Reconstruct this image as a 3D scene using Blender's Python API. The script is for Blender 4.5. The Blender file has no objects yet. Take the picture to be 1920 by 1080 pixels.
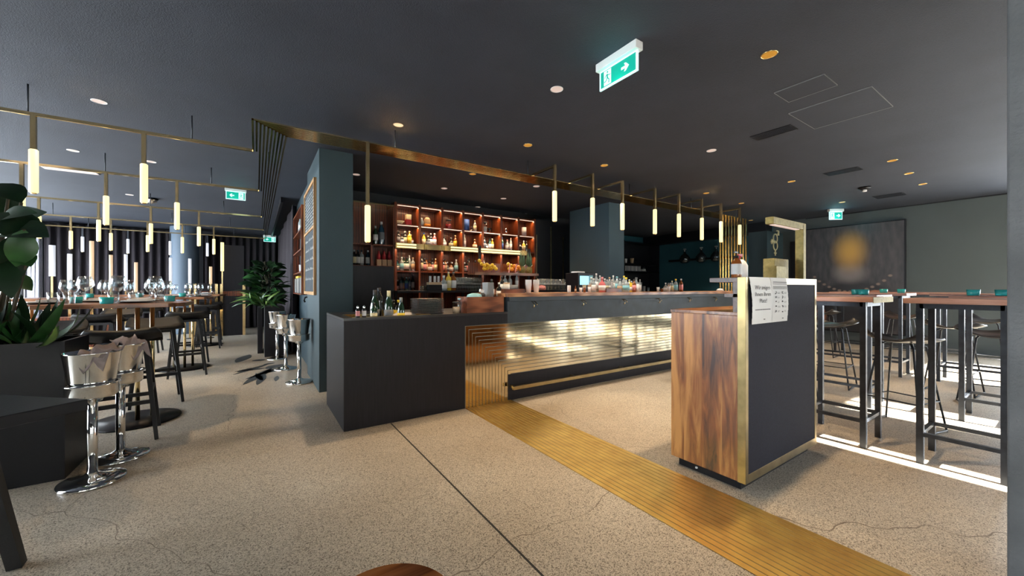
import bpy, bmesh, math, random
from mathutils import Vector, Matrix
R = random.Random(11)
PI = math.pi
scene = bpy.context.scene
C = scene.collection

# ---------------------------------------------------------------- camera, light, exposure
YAW = math.radians(-33.74)
cam_d = bpy.data.cameras.new('camera'); cam = bpy.data.objects.new('camera', cam_d); C.objects.link(cam)
cam_d.sensor_width = 36; cam_d.lens = 718 / 1920 * 36; cam_d.clip_start = 0.02; cam_d.clip_end = 300
cam.location = (0, 0, 1.2); cam.rotation_euler = (PI / 2, 0, YAW)
scene.camera = cam
vs = scene.view_settings
vs.view_transform = 'Standard'; vs.look = 'None'; vs.gamma = 1; vs.use_curve_mapping = False
vs.exposure = 1.72
cy = scene.cycles
cy.use_denoising = True; cy.max_bounces = 8; cy.diffuse_bounces = 4; cy.glossy_bounces = 4; cy.transmission_bounces = 6
cy.transparent_max_bounces = 12; cy.sample_clamp_indirect = 6; cy.caustics_reflective = False; cy.caustics_refractive = False
w = bpy.data.worlds.new('daylight'); scene.world = w; w.use_nodes = True
bgn = w.node_tree.nodes['Background']; bgn.inputs[0].default_value = (0.86, 0.93, 1.0, 1); bgn.inputs[1].default_value = 6.5
sun_d = bpy.data.lights.new('sun', 'SUN'); sun = bpy.data.objects.new('sun', sun_d); C.objects.link(sun)
sun_d.energy = 30; sun_d.angle = 0.012; sun_d.color = (1, .95, .86)
_sd = Vector((-0.03, 1.0, -.66))
sun.rotation_euler = _sd.to_track_quat('-Z', 'Y').to_euler()

# pixel of the photograph -> point on a plane of the room (calibration of this camera)
H = 1.2; F = 718.0
def ray(u, v):
    d = (u - 960) / F; e = (540 - v) / F
    return Vector((.5554 + .8316 * d, .8316 - .5554 * d, e))
def pz(u, v, z=0.0):
    r = ray(u, v); t = (z - H) / r.z; return Vector((r.x * t, r.y * t, z))
def py(u, v, y):
    r = ray(u, v); t = y / r.y; return Vector((r.x * t, y, H + r.z * t))
def px(u, v, x):
    r = ray(u, v); t = x / r.x; return Vector((x, r.y * t, H + r.z * t))
def pd(u, v, dist):
    r = ray(u, v); return Vector((r.x * dist, r.y * dist, H + r.z * dist))

# ---------------------------------------------------------------- materials
def nodes(m):
    m.use_nodes = True; nt = m.node_tree
    return nt, nt.nodes['Principled BSDF']
def mat(name, col, rough=.5, metal=0., bump=0., bscale=40., var=0., vscale=6., trans=0., ior=1.45, emit=None, es=0., coat=0., stretch=(1, 1, 1), spec=.5):
    m = bpy.data.materials.new(name); nt, b = nodes(m); L = nt.links
    b.inputs['Base Color'].default_value = (*col, 1); b.inputs['Roughness'].default_value = rough
    b.inputs['Metallic'].default_value = metal; b.inputs['Transmission Weight'].default_value = trans
    b.inputs['IOR'].default_value = ior; b.inputs['Coat Weight'].default_value = coat
    b.inputs['Specular IOR Level'].default_value = spec
    if emit: b.inputs['Emission Color'].default_value = (*emit, 1); b.inputs['Emission Strength'].default_value = es
    if bump or var:
        tc = nt.nodes.new('ShaderNodeTexCoord'); mp = nt.nodes.new('ShaderNodeMapping'); mp.inputs['Scale'].default_value = stretch
        L.new(tc.outputs['Object'], mp.inputs[0])
    if var:
        n = nt.nodes.new('ShaderNodeTexNoise'); n.inputs['Scale'].default_value = vscale; n.inputs['Detail'].default_value = 6
        L.new(mp.outputs[0], n.inputs['Vector'])
        r = nt.nodes.new('ShaderNodeValToRGB'); r.color_ramp.elements[0].position = .3; r.color_ramp.elements[1].position = .7
        r.color_ramp.elements[0].color = (*[c * (1 - var) for c in col], 1); r.color_ramp.elements[1].color = (*[min(1, c * (1 + var)) for c in col], 1)
        L.new(n.outputs[0], r.inputs[0]); L.new(r.outputs[0], b.inputs['Base Color'])
    if bump:
        n2 = nt.nodes.new('ShaderNodeTexNoise'); n2.inputs['Scale'].default_value = bscale; n2.inputs['Detail'].default_value = 3
        L.new(mp.outputs[0], n2.inputs['Vector']); bp = nt.nodes.new('ShaderNodeBump'); bp.inputs['Strength'].default_value = bump
        bp.inputs['Distance'].default_value = .01; L.new(n2.outputs[0], bp.inputs['Height']); L.new(bp.outputs[0], b.inputs['Normal'])
    return m
def wood(name, c1, c2, c3, axis='Z', plank=.12, rough=.4, scale=1., acr=None, coat=0.):
    """boards running along axis, acr = the axis across which boards change"""
    m = bpy.data.materials.new(name); nt, b = nodes(m); L = nt.links; N = nt.nodes.new
    tc = N('ShaderNodeTexCoord'); sx = N('ShaderNodeSeparateXYZ'); L.new(tc.outputs['Object'], sx.inputs[0])
    acr = acr or {'Z': 'Y', 'X': 'Y', 'Y': 'X'}[axis]
    dv = N('ShaderNodeMath'); dv.operation = 'DIVIDE'; L.new(sx.outputs[acr], dv.inputs[0]); dv.inputs[1].default_value = plank
    fl = N('ShaderNodeMath'); fl.operation = 'FLOOR'; L.new(dv.outputs[0], fl.inputs[0])
    wn = N('ShaderNodeTexWhiteNoise'); wn.noise_dimensions = '1D'; L.new(fl.outputs[0], wn.inputs['W'])
    mp = N('ShaderNodeMapping'); s = [9 * scale] * 3; s['XYZ'.index(axis)] = 1.1 * scale; mp.inputs['Scale'].default_value = s
    L.new(tc.outputs['Object'], mp.inputs[0])
    mul = N('ShaderNodeVectorMath'); mul.operation = 'SCALE'; L.new(wn.outputs['Color'], mul.inputs[0]); mul.inputs['Scale'].default_value = 30
    ad = N('ShaderNodeVectorMath'); L.new(mp.outputs[0], ad.inputs[0]); L.new(mul.outputs[0], ad.inputs[1])
    n = N('ShaderNodeTexNoise'); n.inputs['Scale'].default_value = 1.6; n.inputs['Detail'].default_value = 7; n.inputs['Distortion'].default_value = 1.6; n.inputs['Roughness'].default_value = .6
    L.new(ad.outputs[0], n.inputs['Vector'])
    wv = N('ShaderNodeTexWave'); wv.inputs['Scale'].default_value = .9; wv.inputs['Distortion'].default_value = 7; wv.inputs['Detail'].default_value = 4
    L.new(ad.outputs[0], wv.inputs['Vector'])
    mx = N('ShaderNodeMath'); mx.operation = 'MULTIPLY_ADD'; L.new(wv.outputs['Fac'], mx.inputs[0]); mx.inputs[1].default_value = .3; L.new(n.outputs[0], mx.inputs[2])
    m2 = N('ShaderNodeMath'); m2.operation = 'MULTIPLY_ADD'; L.new(wn.outputs['Value'], m2.inputs[0]); m2.inputs[1].default_value = .25; L.new(mx.outputs[0], m2.inputs[2])
    r = N('ShaderNodeValToRGB'); e = r.color_ramp.elements; e[0].position = .45; e[0].color = (*c1, 1); e[1].position = 1.0; e[1].color = (*c3, 1)
    k = e.new(.7); k.color = (*c2, 1)
    L.new(m2.outputs[0], r.inputs[0]); L.new(r.outputs[0], b.inputs['Base Color'])
    b.inputs['Roughness'].default_value = rough; b.inputs['Coat Weight'].default_value = coat
    return m
def thin_glass(name, col=(1, 1, 1), gl=.12, rough=.02):
    m = bpy.data.materials.new(name); m.use_nodes = True; nt = m.node_tree; nt.nodes.clear(); L = nt.links; N = nt.nodes.new
    o = N('ShaderNodeOutputMaterial'); t = N('ShaderNodeBsdfTransparent'); g = N('ShaderNodeBsdfGlossy'); mx = N('ShaderNodeMixShader'); f = N('ShaderNodeLayerWeight')
    t.inputs[0].default_value = (*col, 1); g.inputs['Roughness'].default_value = rough
    f.inputs['Blend'].default_value = gl + .25
    ma = N('ShaderNodeMath'); ma.operation = 'MULTIPLY_ADD'; L.new(f.outputs['Facing'], ma.inputs[0]); ma.inputs[1].default_value = .55; ma.inputs[2].default_value = gl
    L.new(ma.outputs[0], mx.inputs[0]); L.new(t.outputs[0], mx.inputs[1]); L.new(g.outputs[0], mx.inputs[2]); L.new(mx.outputs[0], o.inputs[0])
    return m
M = {}
M['ceiling'] = mat('ceiling_plaster', (.031, .037, .053), .75, bump=.5, bscale=150, var=.12, vscale=2)
M['petrol'] = mat('petrol_wall_paint', (.024, .048, .062), .6, bump=.15, bscale=90, var=.08, vscale=1.5)
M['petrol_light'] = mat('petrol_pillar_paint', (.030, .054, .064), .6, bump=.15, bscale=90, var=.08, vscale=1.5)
M['rightwall'] = mat('slate_green_wall_paint', (.075, .093, .098), .65, bump=.15, bscale=90, var=.06, vscale=1.5)
M['darkwall'] = mat('dark_wall_paint', (.005, .006, .010), .6)
M['black'] = mat('black_lacquer', (.004, .004, .006), .38, spec=.3, bump=.05, bscale=60)
M['black_soft'] = mat('black_stain_wood', (.004, .004, .005), .5, bump=.2, bscale=30, stretch=(4, 4, 30))
M['mdf'] = mat('dark_grey_board', (.012, .011, .014), .48, spec=.3, var=.22, vscale=5, stretch=(14, 14, .8), bump=.05, bscale=60)
M['counter'] = mat('dark_grey_counter_top', (.030, .029, .032), .32, var=.15, vscale=5, stretch=(1, 8, 1))
M['barfront'] = mat('blue_grey_bar_board', (.030, .043, .055), .5, var=.2, vscale=8, stretch=(1, 1, 1))
M['fabric'] = mat('black_felt_panel', (.012, .013, .026), .85, bump=.5, bscale=300, var=.2, vscale=120)
M['brass'] = mat('polished_brass', (.84, .63, .32), .14, 1.0, var=.10, vscale=3, bump=.04, bscale=6)
M['brass_mirror'] = mat('mirror_brass', (.70, .60, .41), .09, 1.0, var=.06, vscale=3, bump=.06, bscale=2.2)
M['brass_floor'] = mat('floor_brass', (.98, .62, .19), .36, 1.0, var=.15, vscale=9, bump=.05, bscale=14)
M['brass_dull'] = mat('brushed_brass', (.34, .26, .13), .3, 1.0, var=.15, vscale=12)
M['brass_leaf'] = mat('hammered_brass_leaf', (.26, .20, .07), .58, .6, var=.22, vscale=30, bump=.35, bscale=60)
M['steel'] = mat('polished_steel', (.80, .79, .77), .08, 1.0)
M['steel_dark'] = mat('dark_steel_tube', (.035, .040, .050), .42, .4, var=.25, vscale=20)
M['concrete'] = mat('grey_concrete', (.13, .135, .14), .8, bump=.5, bscale=60, var=.18, vscale=4)
M['walnut'] = wood('walnut_boards', (.045, .013, .005), (.26, .085, .022), (.55, .25, .075), 'Z', .125, .32, coat=.15)
M['walnut_x'] = wood('walnut_top', (.065, .024, .012), (.22, .085, .038), (.38, .18, .09), 'X', .11, .3, coat=.15)
M['walnut_y'] = wood('walnut_table_boards', (.22, .10, .075), (.40, .21, .16), (.56, .33, .26), 'Y', .10, .4)
M['shelfwood'] = wood('red_walnut_shelf', (.035, .006, .002), (.12, .024, .006), (.24, .055, .014), 'Z', .3, .35, coat=.2)
M['pulpit_edge'] = wood('greyed_walnut_edge', (.05, .030, .028), (.11, .07, .062), (.17, .12, .10), 'X', .3, .4)
M['walnut_dark'] = wood('walnut_box_boards', (.035, .010, .005), (.15, .045, .018), (.30, .11, .05), 'X', .085, .35)
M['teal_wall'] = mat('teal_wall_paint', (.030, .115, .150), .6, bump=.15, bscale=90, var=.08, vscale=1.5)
M['bar_wood'] = wood('bar_top_wood', (.14, .055, .025), (.36, .16, .07), (.55, .30, .15), 'X', .11, .3)
M['frame_brass'] = mat('satin_frame_brass', (.25, .19, .09), .35, 1.0, var=.3, vscale=8)
M['flask_glass'] = mat('black_flask_glass', (.10, .12, .13), .10, .8)
M['gap'] = mat('pale_gap_strip', (.34, .30, .23), .6)
M['pillar_brightened'] = mat('brightened_pillar_paint', (.075, .130, .165), .6, bump=.15, bscale=90, var=.06, vscale=1.5)  # lit copy of the pillar paint, lightened because little light reaches the second pillar
M['oak'] = wood('oak_frame', (.25, .12, .04), (.42, .22, .08), (.55, .32, .13), 'Z', .5, .5)
M['curtain'] = mat('aubergine_curtain', (.026, .021, .026), .9, bump=.1, bscale=200)
M['sheer'] = thin_glass('white_sheer_curtain', (.75, .75, .8), .10, .9)
M['tube'] = mat('lit_tube', (.3, .26, .15), .4, emit=(1.0, .84, .40), es=.42)
M['tube_warm'] = mat('lit_tube_standing', (.3, .25, .2), .4, emit=(1.0, .70, .42), es=.22)
M['tube_white'] = mat('glowing_opal_tube', (.5, .5, .53), .3, emit=(.85, .90, 1.0), es=.20)  # faint glow put in by emission, though the hanging tubes are taken as unlit
M['led'] = mat('led_strip', (1, .9, .8), .4, emit=(1.0, .74, .55), es=.26)
M['lamp'] = mat('warm_lamp', (.5, .4, .3), .4, emit=(1.0, .60, .34), es=.35)
M['lamp_off'] = mat('pale_lamp_glass', (.45, .40, .38), .4, emit=(1.0, .72, .62), es=.16)
M['gold_cone'] = mat('gold_reflector', (.60, .34, .06), .35, .7, emit=(1, .46, .06), es=.10)
M['signwhite'] = mat('exit_sign_white', (.25, .27, .27), .4, emit=(.55, 1.0, .95), es=.40)
M['signgreen'] = mat('exit_sign_green', (.0, .12, .09), .4, emit=(.0, .50, .36), es=.22)
M['plastic_white'] = mat('white_plastic', (.75, .75, .74), .4)
M['paper'] = mat('white_paper', (.78, .77, .76), .8)
M['ink'] = mat('black_ink', (.03, .03, .03), .7)
M['chalk'] = mat('chalk_mark', (.55, .57, .56), .9)
M['board'] = mat('chalkboard_slate', (.035, .045, .055), .8, var=.25, vscale=8)
M['glass'] = thin_glass('clear_glass', (.93, .96, .97), .05)
M['glass_teal'] = mat('teal_glass', (.04, .50, .50), .15, trans=.35, coat=.3)
M['pane'] = thin_glass('window_glass', (.97, .98, .98), .03)
M['paint_floor'] = mat('floor_paint_blue_grey', (.055, .065, .075), .45, var=.2, vscale=30)
M['leaf'] = mat('dark_glossy_leaf', (.009, .026, .010), .48, spec=.25, var=.35, vscale=9)
M['leaf_mid'] = mat('mid_green_leaf', (.025, .085, .022), .35, var=.4, vscale=9)
M['leaf_light'] = mat('yellow_green_leaf', (.16, .28, .06), .4, var=.35, vscale=14)
M['stem'] = mat('plant_stem', (.06, .045, .025), .7)
M['soil'] = mat('potting_soil', (.02, .015, .01), .9, bump=.6, bscale=80)
M['lemon'] = mat('lemon_peel', (.80, .50, .03), .45, bump=.2, bscale=200)
M['orange'] = mat('orange_peel', (.80, .27, .02), .45, bump=.2, bscale=200)
M['pineapple'] = mat('pineapple_skin', (.22, .17, .04), .6, bump=1.0, bscale=90, var=.5, vscale=60)
M['crown'] = mat('pineapple_leaf', (.10, .17, .09), .5)
M['ice'] = mat('crushed_ice', (.66, .62, .62), .35, bump=.8, bscale=60)
M['cloth'] = mat('linen_cloth', (.40, .32, .31), .9, bump=.3, bscale=200, var=.15)
M['cloth_white'] = mat('white_napkin_cloth', (.70, .69, .69), .9, bump=.2, bscale=120)
M['leather'] = mat('black_molded_shell', (.022, .020, .021), .30)
M['red'] = mat('red_paint', (.35, .02, .025), .5)
for n_, c_ in {'white': (.72, .71, .68), 'cream': (.68, .60, .36), 'yellow': (.80, .58, .05), 'dark': (.03, .03, .035), 'pink': (.75, .30, .30), 'blue': (.03, .10, .35), 'silver': (.5, .5, .5), 'grey': (.20, .21, .22), 'lightblue': (.25, .55, .62), 'tan': (.50, .34, .20)}.items():
    M['l_' + n_] = mat(n_ + '_label', c_, .6)
for n_, c_ in {'clear': (.30, .34, .34), 'green': (.012, .045, .020), 'amber': (.20, .055, .010), 'dark': (.012, .014, .016), 'blue': (.012, .045, .08), 'yellow': (.72, .48, .04), 'pink': (.62, .16, .16), 'teal': (.02, .11, .12)}.items():
    M['g_' + n_] = mat(n_ + '_bottle_glass', c_, .08, coat=.5, spec=.9)

def floor_material():
    m = bpy.data.materials.new('ground_terrazzo_floor'); nt, b = nodes(m); L = nt.links; N = nt.nodes.new
    tc = N('ShaderNodeTexCoord')
    big = N('ShaderNodeTexNoise'); big.inputs['Scale'].default_value = .55; big.inputs['Detail'].default_value = 4; L.new(tc.outputs['Object'], big.inputs['Vector'])
    base = N('ShaderNodeValToRGB'); e = base.color_ramp.elements; e[0].position = .35; e[0].color = (.40, .34, .275, 1); e[1].position = .65; e[1].color = (.57, .52, .45, 1)
    L.new(big.outputs[0], base.inputs[0])
    sp = N('ShaderNodeTexVoronoi'); sp.inputs['Scale'].default_value = 255; L.new(tc.outputs['Object'], sp.inputs['Vector'])
    hs = N('ShaderNodeSeparateColor'); L.new(sp.outputs['Color'], hs.inputs[0])
    dr = N('ShaderNodeValToRGB'); dr.color_ramp.interpolation = 'CONSTANT'
    e = dr.color_ramp.elements; e[0].position = 0; e[0].color = (.30, .27, .24, 1); e[1].position = .15; e[1].color = (.74, .72, .68, 1)
    k = e.new(.42); k.color = (1.05, 1.02, .96, 1); k = e.new(.80); k.color = (1.28, 1.27, 1.22, 1)
    L.new(hs.outputs[0], dr.inputs[0])
    mx = N('ShaderNodeMix'); mx.data_type = 'RGBA'; mx.blend_type = 'MULTIPLY'; mx.inputs[0].default_value = 1
    L.new(base.outputs[0], mx.inputs[6]); L.new(dr.outputs[0], mx.inputs[7])
    # hairline cracks
    wn = N('ShaderNodeTexNoise'); wn.inputs['Scale'].default_value = 3; L.new(tc.outputs['Object'], wn.inputs['Vector'])
    sc = N('ShaderNodeVectorMath'); sc.operation = 'SCALE'; sc.inputs['Scale'].default_value = .25; L.new(wn.outputs['Color'], sc.inputs[0])
    ad = N('ShaderNodeVectorMath'); L.new(tc.outputs['Object'], ad.inputs[0]); L.new(sc.outputs[0], ad.inputs[1])
    cr = N('ShaderNodeTexVoronoi'); cr.feature = 'DISTANCE_TO_EDGE'; cr.inputs['Scale'].default_value = .42; L.new(ad.outputs[0], cr.inputs['Vector'])
    lt = N('ShaderNodeMath'); lt.operation = 'LESS_THAN'; lt.inputs[1].default_value = .0009; L.new(cr.outputs['Distance'], lt.inputs[0])
    mc = N('ShaderNodeMix'); mc.data_type = 'RGBA'; L.new(lt.outputs[0], mc.inputs[0]); L.new(mx.outputs[2], mc.inputs[6]); mc.inputs[7].default_value = (.20, .16, .12, 1)
    L.new(mc.outputs[2], b.inputs['Base Color'])
    rr = N('ShaderNodeMapRange'); rr.inputs['To Min'].default_value = .28; rr.inputs['To Max'].default_value = .50; L.new(big.outputs[0], rr.inputs[0]); L.new(rr.outputs[0], b.inputs['Roughness'])
    b.inputs['Specular IOR Level'].default_value = .45
    return m
M['floor'] = floor_material()

# ---------------------------------------------------------------- mesh helpers
class MB:
    def __init__(s): s.bm = bmesh.new(); s.i = 0
    def _set(s, geom, mi):
        for f in geom: f.material_index = mi
    def box(s, x0, x1, y0, y1, z0, z1, mi=0, mtx=None):
        v = [s.bm.verts.new((x, y, z)) for z in (z0, z1) for y in (y0, y1) for x in (x0, x1)]
        if mtx:
            for q in v: q.co = mtx @ q.co
        for idx in ((0, 2, 3, 1), (4, 5, 7, 6), (0, 1, 5, 4), (2, 6, 7, 3), (0, 4, 6, 2), (1, 3, 7, 5)):
            s.bm.faces.new([v[k] for k in idx]).material_index = mi
        return s
    def bar(s, p0, p1, w, h=None, mi=0, up=(0, 0, 1), w1=None, h1=None):
        """square bar between two points; w across, h along up"""
        h = h or w; w1 = w if w1 is None else w1; h1 = h if h1 is None else h1
        p0, p1 = Vector(p0), Vector(p1); d = (p1 - p0).normalized(); u = Vector(up)
        if abs(d.dot(u)) > .98: u = Vector((1, 0, 0))
        a = d.cross(u).normalized(); b = a.cross(d).normalized()
        v = []
        for p, ww, hh in ((p0, w, h), (p1, w1, h1)):
            for sa, sb in ((-1, -1), (1, -1), (1, 1), (-1, 1)): v.append(s.bm.verts.new(p + a * sa * ww / 2 + b * sb * hh / 2))
        for idx in ((0, 1, 2, 3), (7, 6, 5, 4), (0, 4, 5, 1), (1, 5, 6, 2), (2, 6, 7, 3), (3, 7, 4, 0)):
            s.bm.faces.new([v[k] for k in idx]).material_index = mi
        return s
    def tube(s, pts, r, seg=10, mi=0, cap=True, radii=None):
        pts = [Vector(p) for p in pts]; rings = []; n = len(pts); prev = None
        for i, p in enumerate(pts):
            d = (pts[min(i + 1, n - 1)] - pts[max(i - 1, 0)]).normalized()
            if prev is None:
                a = d.orthogonal().normalized()
            else:
                a = (prev - d * prev.dot(d)).normalized()
            prev = a; b = d.cross(a); rr = radii[i] if radii else r
            rings.append([s.bm.verts.new(p + (a * math.cos(t) + b * math.sin(t)) * rr) for t in (2 * PI * k / seg for k in range(seg))])
        for q0, q1 in zip(rings, rings[1:]):
            for k in range(seg):
                f = s.bm.faces.new((q0[k], q0[(k + 1) % seg], q1[(k + 1) % seg], q1[k])); f.material_index = mi; f.smooth = True
        if cap:
            s.bm.faces.new(rings[0][::-1]).material_index = mi; s.bm.faces.new(rings[-1]).material_index = mi
        return s
    def lathe(s, prof, c=(0, 0, 0), seg=16, mi=0, ax=1.0, ay=1.0):
        rings = []
        for r, z in prof:
            if r < 1e-5: rings.append([s.bm.verts.new((c[0], c[1], c[2] + z))])
            else: rings.append([s.bm.verts.new((c[0] + ax * r * math.cos(t), c[1] + ay * r * math.sin(t), c[2] + z)) for t in (2 * PI * k / seg for k in range(seg))])
        for a, b in zip(rings, rings[1:]):
            for k in range(seg):
                k2 = (k + 1) % seg
                if len(a) == 1 and len(b) == 1: continue
                if len(a) == 1: vs_ = (a[0], b[k2], b[k])
                elif len(b) == 1: vs_ = (a[k], a[k2], b[0])
                else: vs_ = (a[k], a[k2], b[k2], b[k])
                f = s.bm.faces.new(vs_); f.material_index = mi; f.smooth = True
        return s
    def prism(s, pts, z0, z1, mi=0, mtx=None):
        a = [s.bm.verts.new((x, y, z0)) for x, y in pts]; b = [s.bm.verts.new((x, y, z1)) for x, y in pts]
        if mtx:
            for q in a + b: q.co = mtx @ q.co
        n = len(pts)
        s.bm.faces.new(a[::-1]).material_index = mi; s.bm.faces.new(b).material_index = mi
        for k in range(n): s.bm.faces.new((a[k], a[(k + 1) % n], b[(k + 1) % n], b[k])).material_index = mi
        return s
    def face(s, pts, mi=0):
        s.bm.faces.new([s.bm.verts.new(p) for p in pts]).material_index = mi; return s
    def build(s, name, mats, parent=None, loc=(0, 0, 0), rz=0, bevel=0, smooth=False, sub=0, solid=0):
        bmesh.ops.recalc_face_normals(s.bm, faces=s.bm.faces)
        me = bpy.data.meshes.new(name); s.bm.to_mesh(me); s.bm.free()
        if not isinstance(mats, (list, tuple)): mats = [mats]
        for m in mats: me.materials.append(M[m] if isinstance(m, str) else m)
        if smooth:
            for p in me.polygons: p.use_smooth = True
        o = bpy.data.objects.new(name, me); C.objects.link(o); o.location = loc; o.rotation_euler = (0, 0, rz)
        if parent: o.parent = parent
        if solid:
            md = o.modifiers.new('solid', 'SOLIDIFY'); md.thickness = solid; md.offset = 0
        if bevel:
            md = o.modifiers.new('bevel', 'BEVEL'); md.width = bevel; md.segments = 2; md.limit_method = 'ANGLE'
        if sub:
            md = o.modifiers.new('sub', 'SUBSURF'); md.levels = sub; md.render_levels = sub
        return o
def tag(o, label, cat, group=None, kind=None):
    if label: o['label'] = label
    if cat: o['category'] = cat
    if group: o['group'] = group
    if kind: o['kind'] = kind
    return o
def empty(name, label, cat, loc=(0, 0, 0), rz=0, group=None):
    o = bpy.data.objects.new(name, None); C.objects.link(o); o.location = loc; o.rotation_euler = (0, 0, rz); o.empty_display_size = .05
    return tag(o, label, cat, group)
def struct(o): o['kind'] = 'structure'; return o
KIDS = {}
def dup(root, loc, rz=None, label=None, group=None, scale=None):
    r = root.copy(); C.objects.link(r); r.location = loc
    if rz is not None: r.rotation_euler = (0, 0, rz)
    if scale: r.scale = scale if isinstance(scale, tuple) else (scale,) * 3
    if label: r['label'] = label
    if group: r['group'] = group
    for ch in [x for x in bpy.data.objects if x.parent == root] if root.name not in KIDS else KIDS[root.name]:
        c = ch.copy(); C.objects.link(c); c.parent = r
        for g in KIDS.get(ch.name, []):
            d = g.copy(); C.objects.link(d); d.parent = c
    return r
def kids(root):
    """remember parts and sub-parts, so copying is quick"""
    k = [x for x in bpy.data.objects if x.parent == root]; KIDS[root.name] = k
    for c in k: KIDS[c.name] = [x for x in bpy.data.objects if x.parent == c]
    return root
class Once:
    """first placement moves the first-built thing, later ones copy it"""
    def __init__(s, root): s.root = kids(root); s.used = False
    def put(s, loc, rz=0, label=None, group=None, scale=None):
        if not s.used:
            s.used = True; r = s.root; r.location = loc; r.rotation_euler = (0, 0, rz)
            if label: r['label'] = label
            if group: r['group'] = group
            if scale: r.scale = scale if isinstance(scale, tuple) else (scale,) * 3
            return r
        return dup(s.root, loc, rz, label, group, scale or (1, 1, 1))
ORD = ['first', 'second', 'third', 'fourth', 'fifth', 'sixth', 'seventh', 'eighth', 'ninth', 'tenth', 'eleventh', 'twelfth', 'thirteenth', 'fourteenth', 'fifteenth', 'sixteenth']

# ---------------------------------------------------------------- the room
CZ = 2.81
XL, XR, YF, YB = -4.4, 10.6, -2.2, 14.1
struct(MB().box(XL - .2, XR + .2, YF - .2, YB + .2, -.12, 0).build('floor', 'floor'))
struct(MB().box(XL - .2, XR + .2, YF - .2, YB + .2, CZ, CZ + .2).build('ceiling', 'ceiling'))
struct(MB().box(XR, XR + .2, .5, 4.28, 0, CZ).box(XR, XR + .2, YF, .5, 2.45, CZ).box(XR, XR + .2, YF, .5, 0, .25).build('wall_right', 'rightwall'))
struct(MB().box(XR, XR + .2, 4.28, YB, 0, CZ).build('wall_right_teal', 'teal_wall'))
struct(MB().box(XL, XR, YB, YB + .2, 0, CZ).build('wall_back', 'darkwall'))
# wall_left with a long window
def window(n, axis, a0, a1, z0, z1, at, bays, depth=.08):
    f = MB(); t = .05
    def bx(p0, p1, q0, q1):
        if axis == 'X': f.box(p0, p1, at - depth / 2, at + depth / 2, q0, q1)
        else: f.box(at - depth / 2, at + depth / 2, p0, p1, q0, q1)
    for k in range(bays + 1):
        c = a0 + (a1 - a0) * k / bays; c = min(max(c, a0 + t / 2), a1 - t / 2); bx(c - t / 2, c + t / 2, z0, z1)
    bx(a0, a1, z0, z0 + t); bx(a0, a1, z1 - t, z1)
    fo = struct(f.build('window_%d' % n, 'black'))
    g = MB()
    if axis == 'X': g.box(a0, a1, at - .004, at + .004, z0, z1)
    else: g.box(at - .004, at + .004, a0, a1, z0, z1)
    g.build('window_pane', 'pane', fo)
    a = bpy.data.lights.new('window_daylight', 'AREA'); a.shape = 'RECTANGLE'; a.size = a1 - a0; a.size_y = z1 - z0
    ao = bpy.data.objects.new('window_daylight', a); C.objects.link(ao); a.cycles.is_portal = True
    c = (a0 + a1) / 2; zc = (z0 + z1) / 2
    if axis == 'X': ao.location = (c, at - .06, zc); ao.rotation_euler = Vector((0, 1, 0)).to_track_quat('-Z', 'Z').to_euler()
    else: ao.location = (at + (-.06 if at < 0 else .06), c, zc); ao.rotation_euler = Vector((1 if at < 0 else -1, 0, 0)).to_track_quat('-Z', 'Z').to_euler()
    return fo
struct(MB().box(XL - .2, XL, YF, 3.0, 0, CZ).box(XL - .2, XL, 13.6, YB, 0, CZ).box(XL - .2, XL, 3.0, 13.6, 0, .45).box(XL - .2, XL, 3.0, 13.6, 2.68, CZ).build('wall_left', 'darkwall'))
window(1, 'Y', 3.0, 13.6, .45, 2.68, XL - .1, 7)
window(7, 'Y', YF + .1, .5, .25, 2.45, XR + .1, 2)
# glazed front behind the camera: three openings
fw = MB(); FO = [(-3.9, -.9, .1), (-.2, 1.9, .1), (3.70, 4.02, .02), (4.95, 5.7, .02), (7.5, 9.6, .02)]
ED = [XL] + [x for a_, b_, z_ in FO for x in (a_, b_)] + [XR + .2]
for k in range(0, len(ED), 2): fw.box(ED[k], ED[k + 1], YF - .2, YF, 0, CZ)
for a0, a1, z0 in FO: fw.box(a0, a1, YF - .2, YF, 2.5, CZ).box(a0, a1, YF - .2, YF, 0, z0)
struct(fw.build('wall_front', 'darkwall'))
for k, (a0, a1, z0) in enumerate(FO): window(2 + k, 'X', a0, a1, z0, 2.5, YF - .1, (2, 2, 1, 1, 2)[k])
struct(MB().box(-4.4, 3.0, YF - 4.2, YF - .22, 2.62, 2.72).build('added_sun_blocker', 'plastic_white'))  # unseen roof added outside to keep direct sun off the near floor
def facade_material():
    m = bpy.data.materials.new('added_street_facade'); nt, b = nodes(m); L = nt.links
    tc = nt.nodes.new('ShaderNodeTexCoord'); mp = nt.nodes.new('ShaderNodeMapping'); mp.inputs['Rotation'].default_value = (PI / 2, 0, 0); L.new(tc.outputs['Object'], mp.inputs[0])
    br = nt.nodes.new('ShaderNodeTexBrick'); br.inputs['Scale'].default_value = 1; br.offset = 0; br.inputs['Brick Width'].default_value = 2.1; br.inputs['Row Height'].default_value = 2.8; br.inputs['Mortar Size'].default_value = .45
    br.inputs['Color1'].default_value = (.03, .035, .04, 1); br.inputs['Color2'].default_value = (.12, .13, .14, 1); br.inputs['Mortar'].default_value = (.34, .31, .27, 1); L.new(mp.outputs[0], br.inputs[0]); L.new(br.outputs[0], b.inputs['Base Color']); b.inputs['Roughness'].default_value = .6
    return m
struct(MB().box(-18, 34, -21.5, -20.5, -.2, 7.2).build('added_street_wall', facade_material()))  # unseen house front, added to dim the window reflections in the brass
struct(MB().box(-18, 34, -20.5, YF - .2, -.3, -.14).build('added_pavement', mat('added_pavement_slab', (.30, .29, .27), .8)))  # unseen ground, added to cut the low sky and bounce sun to the ceiling
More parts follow.
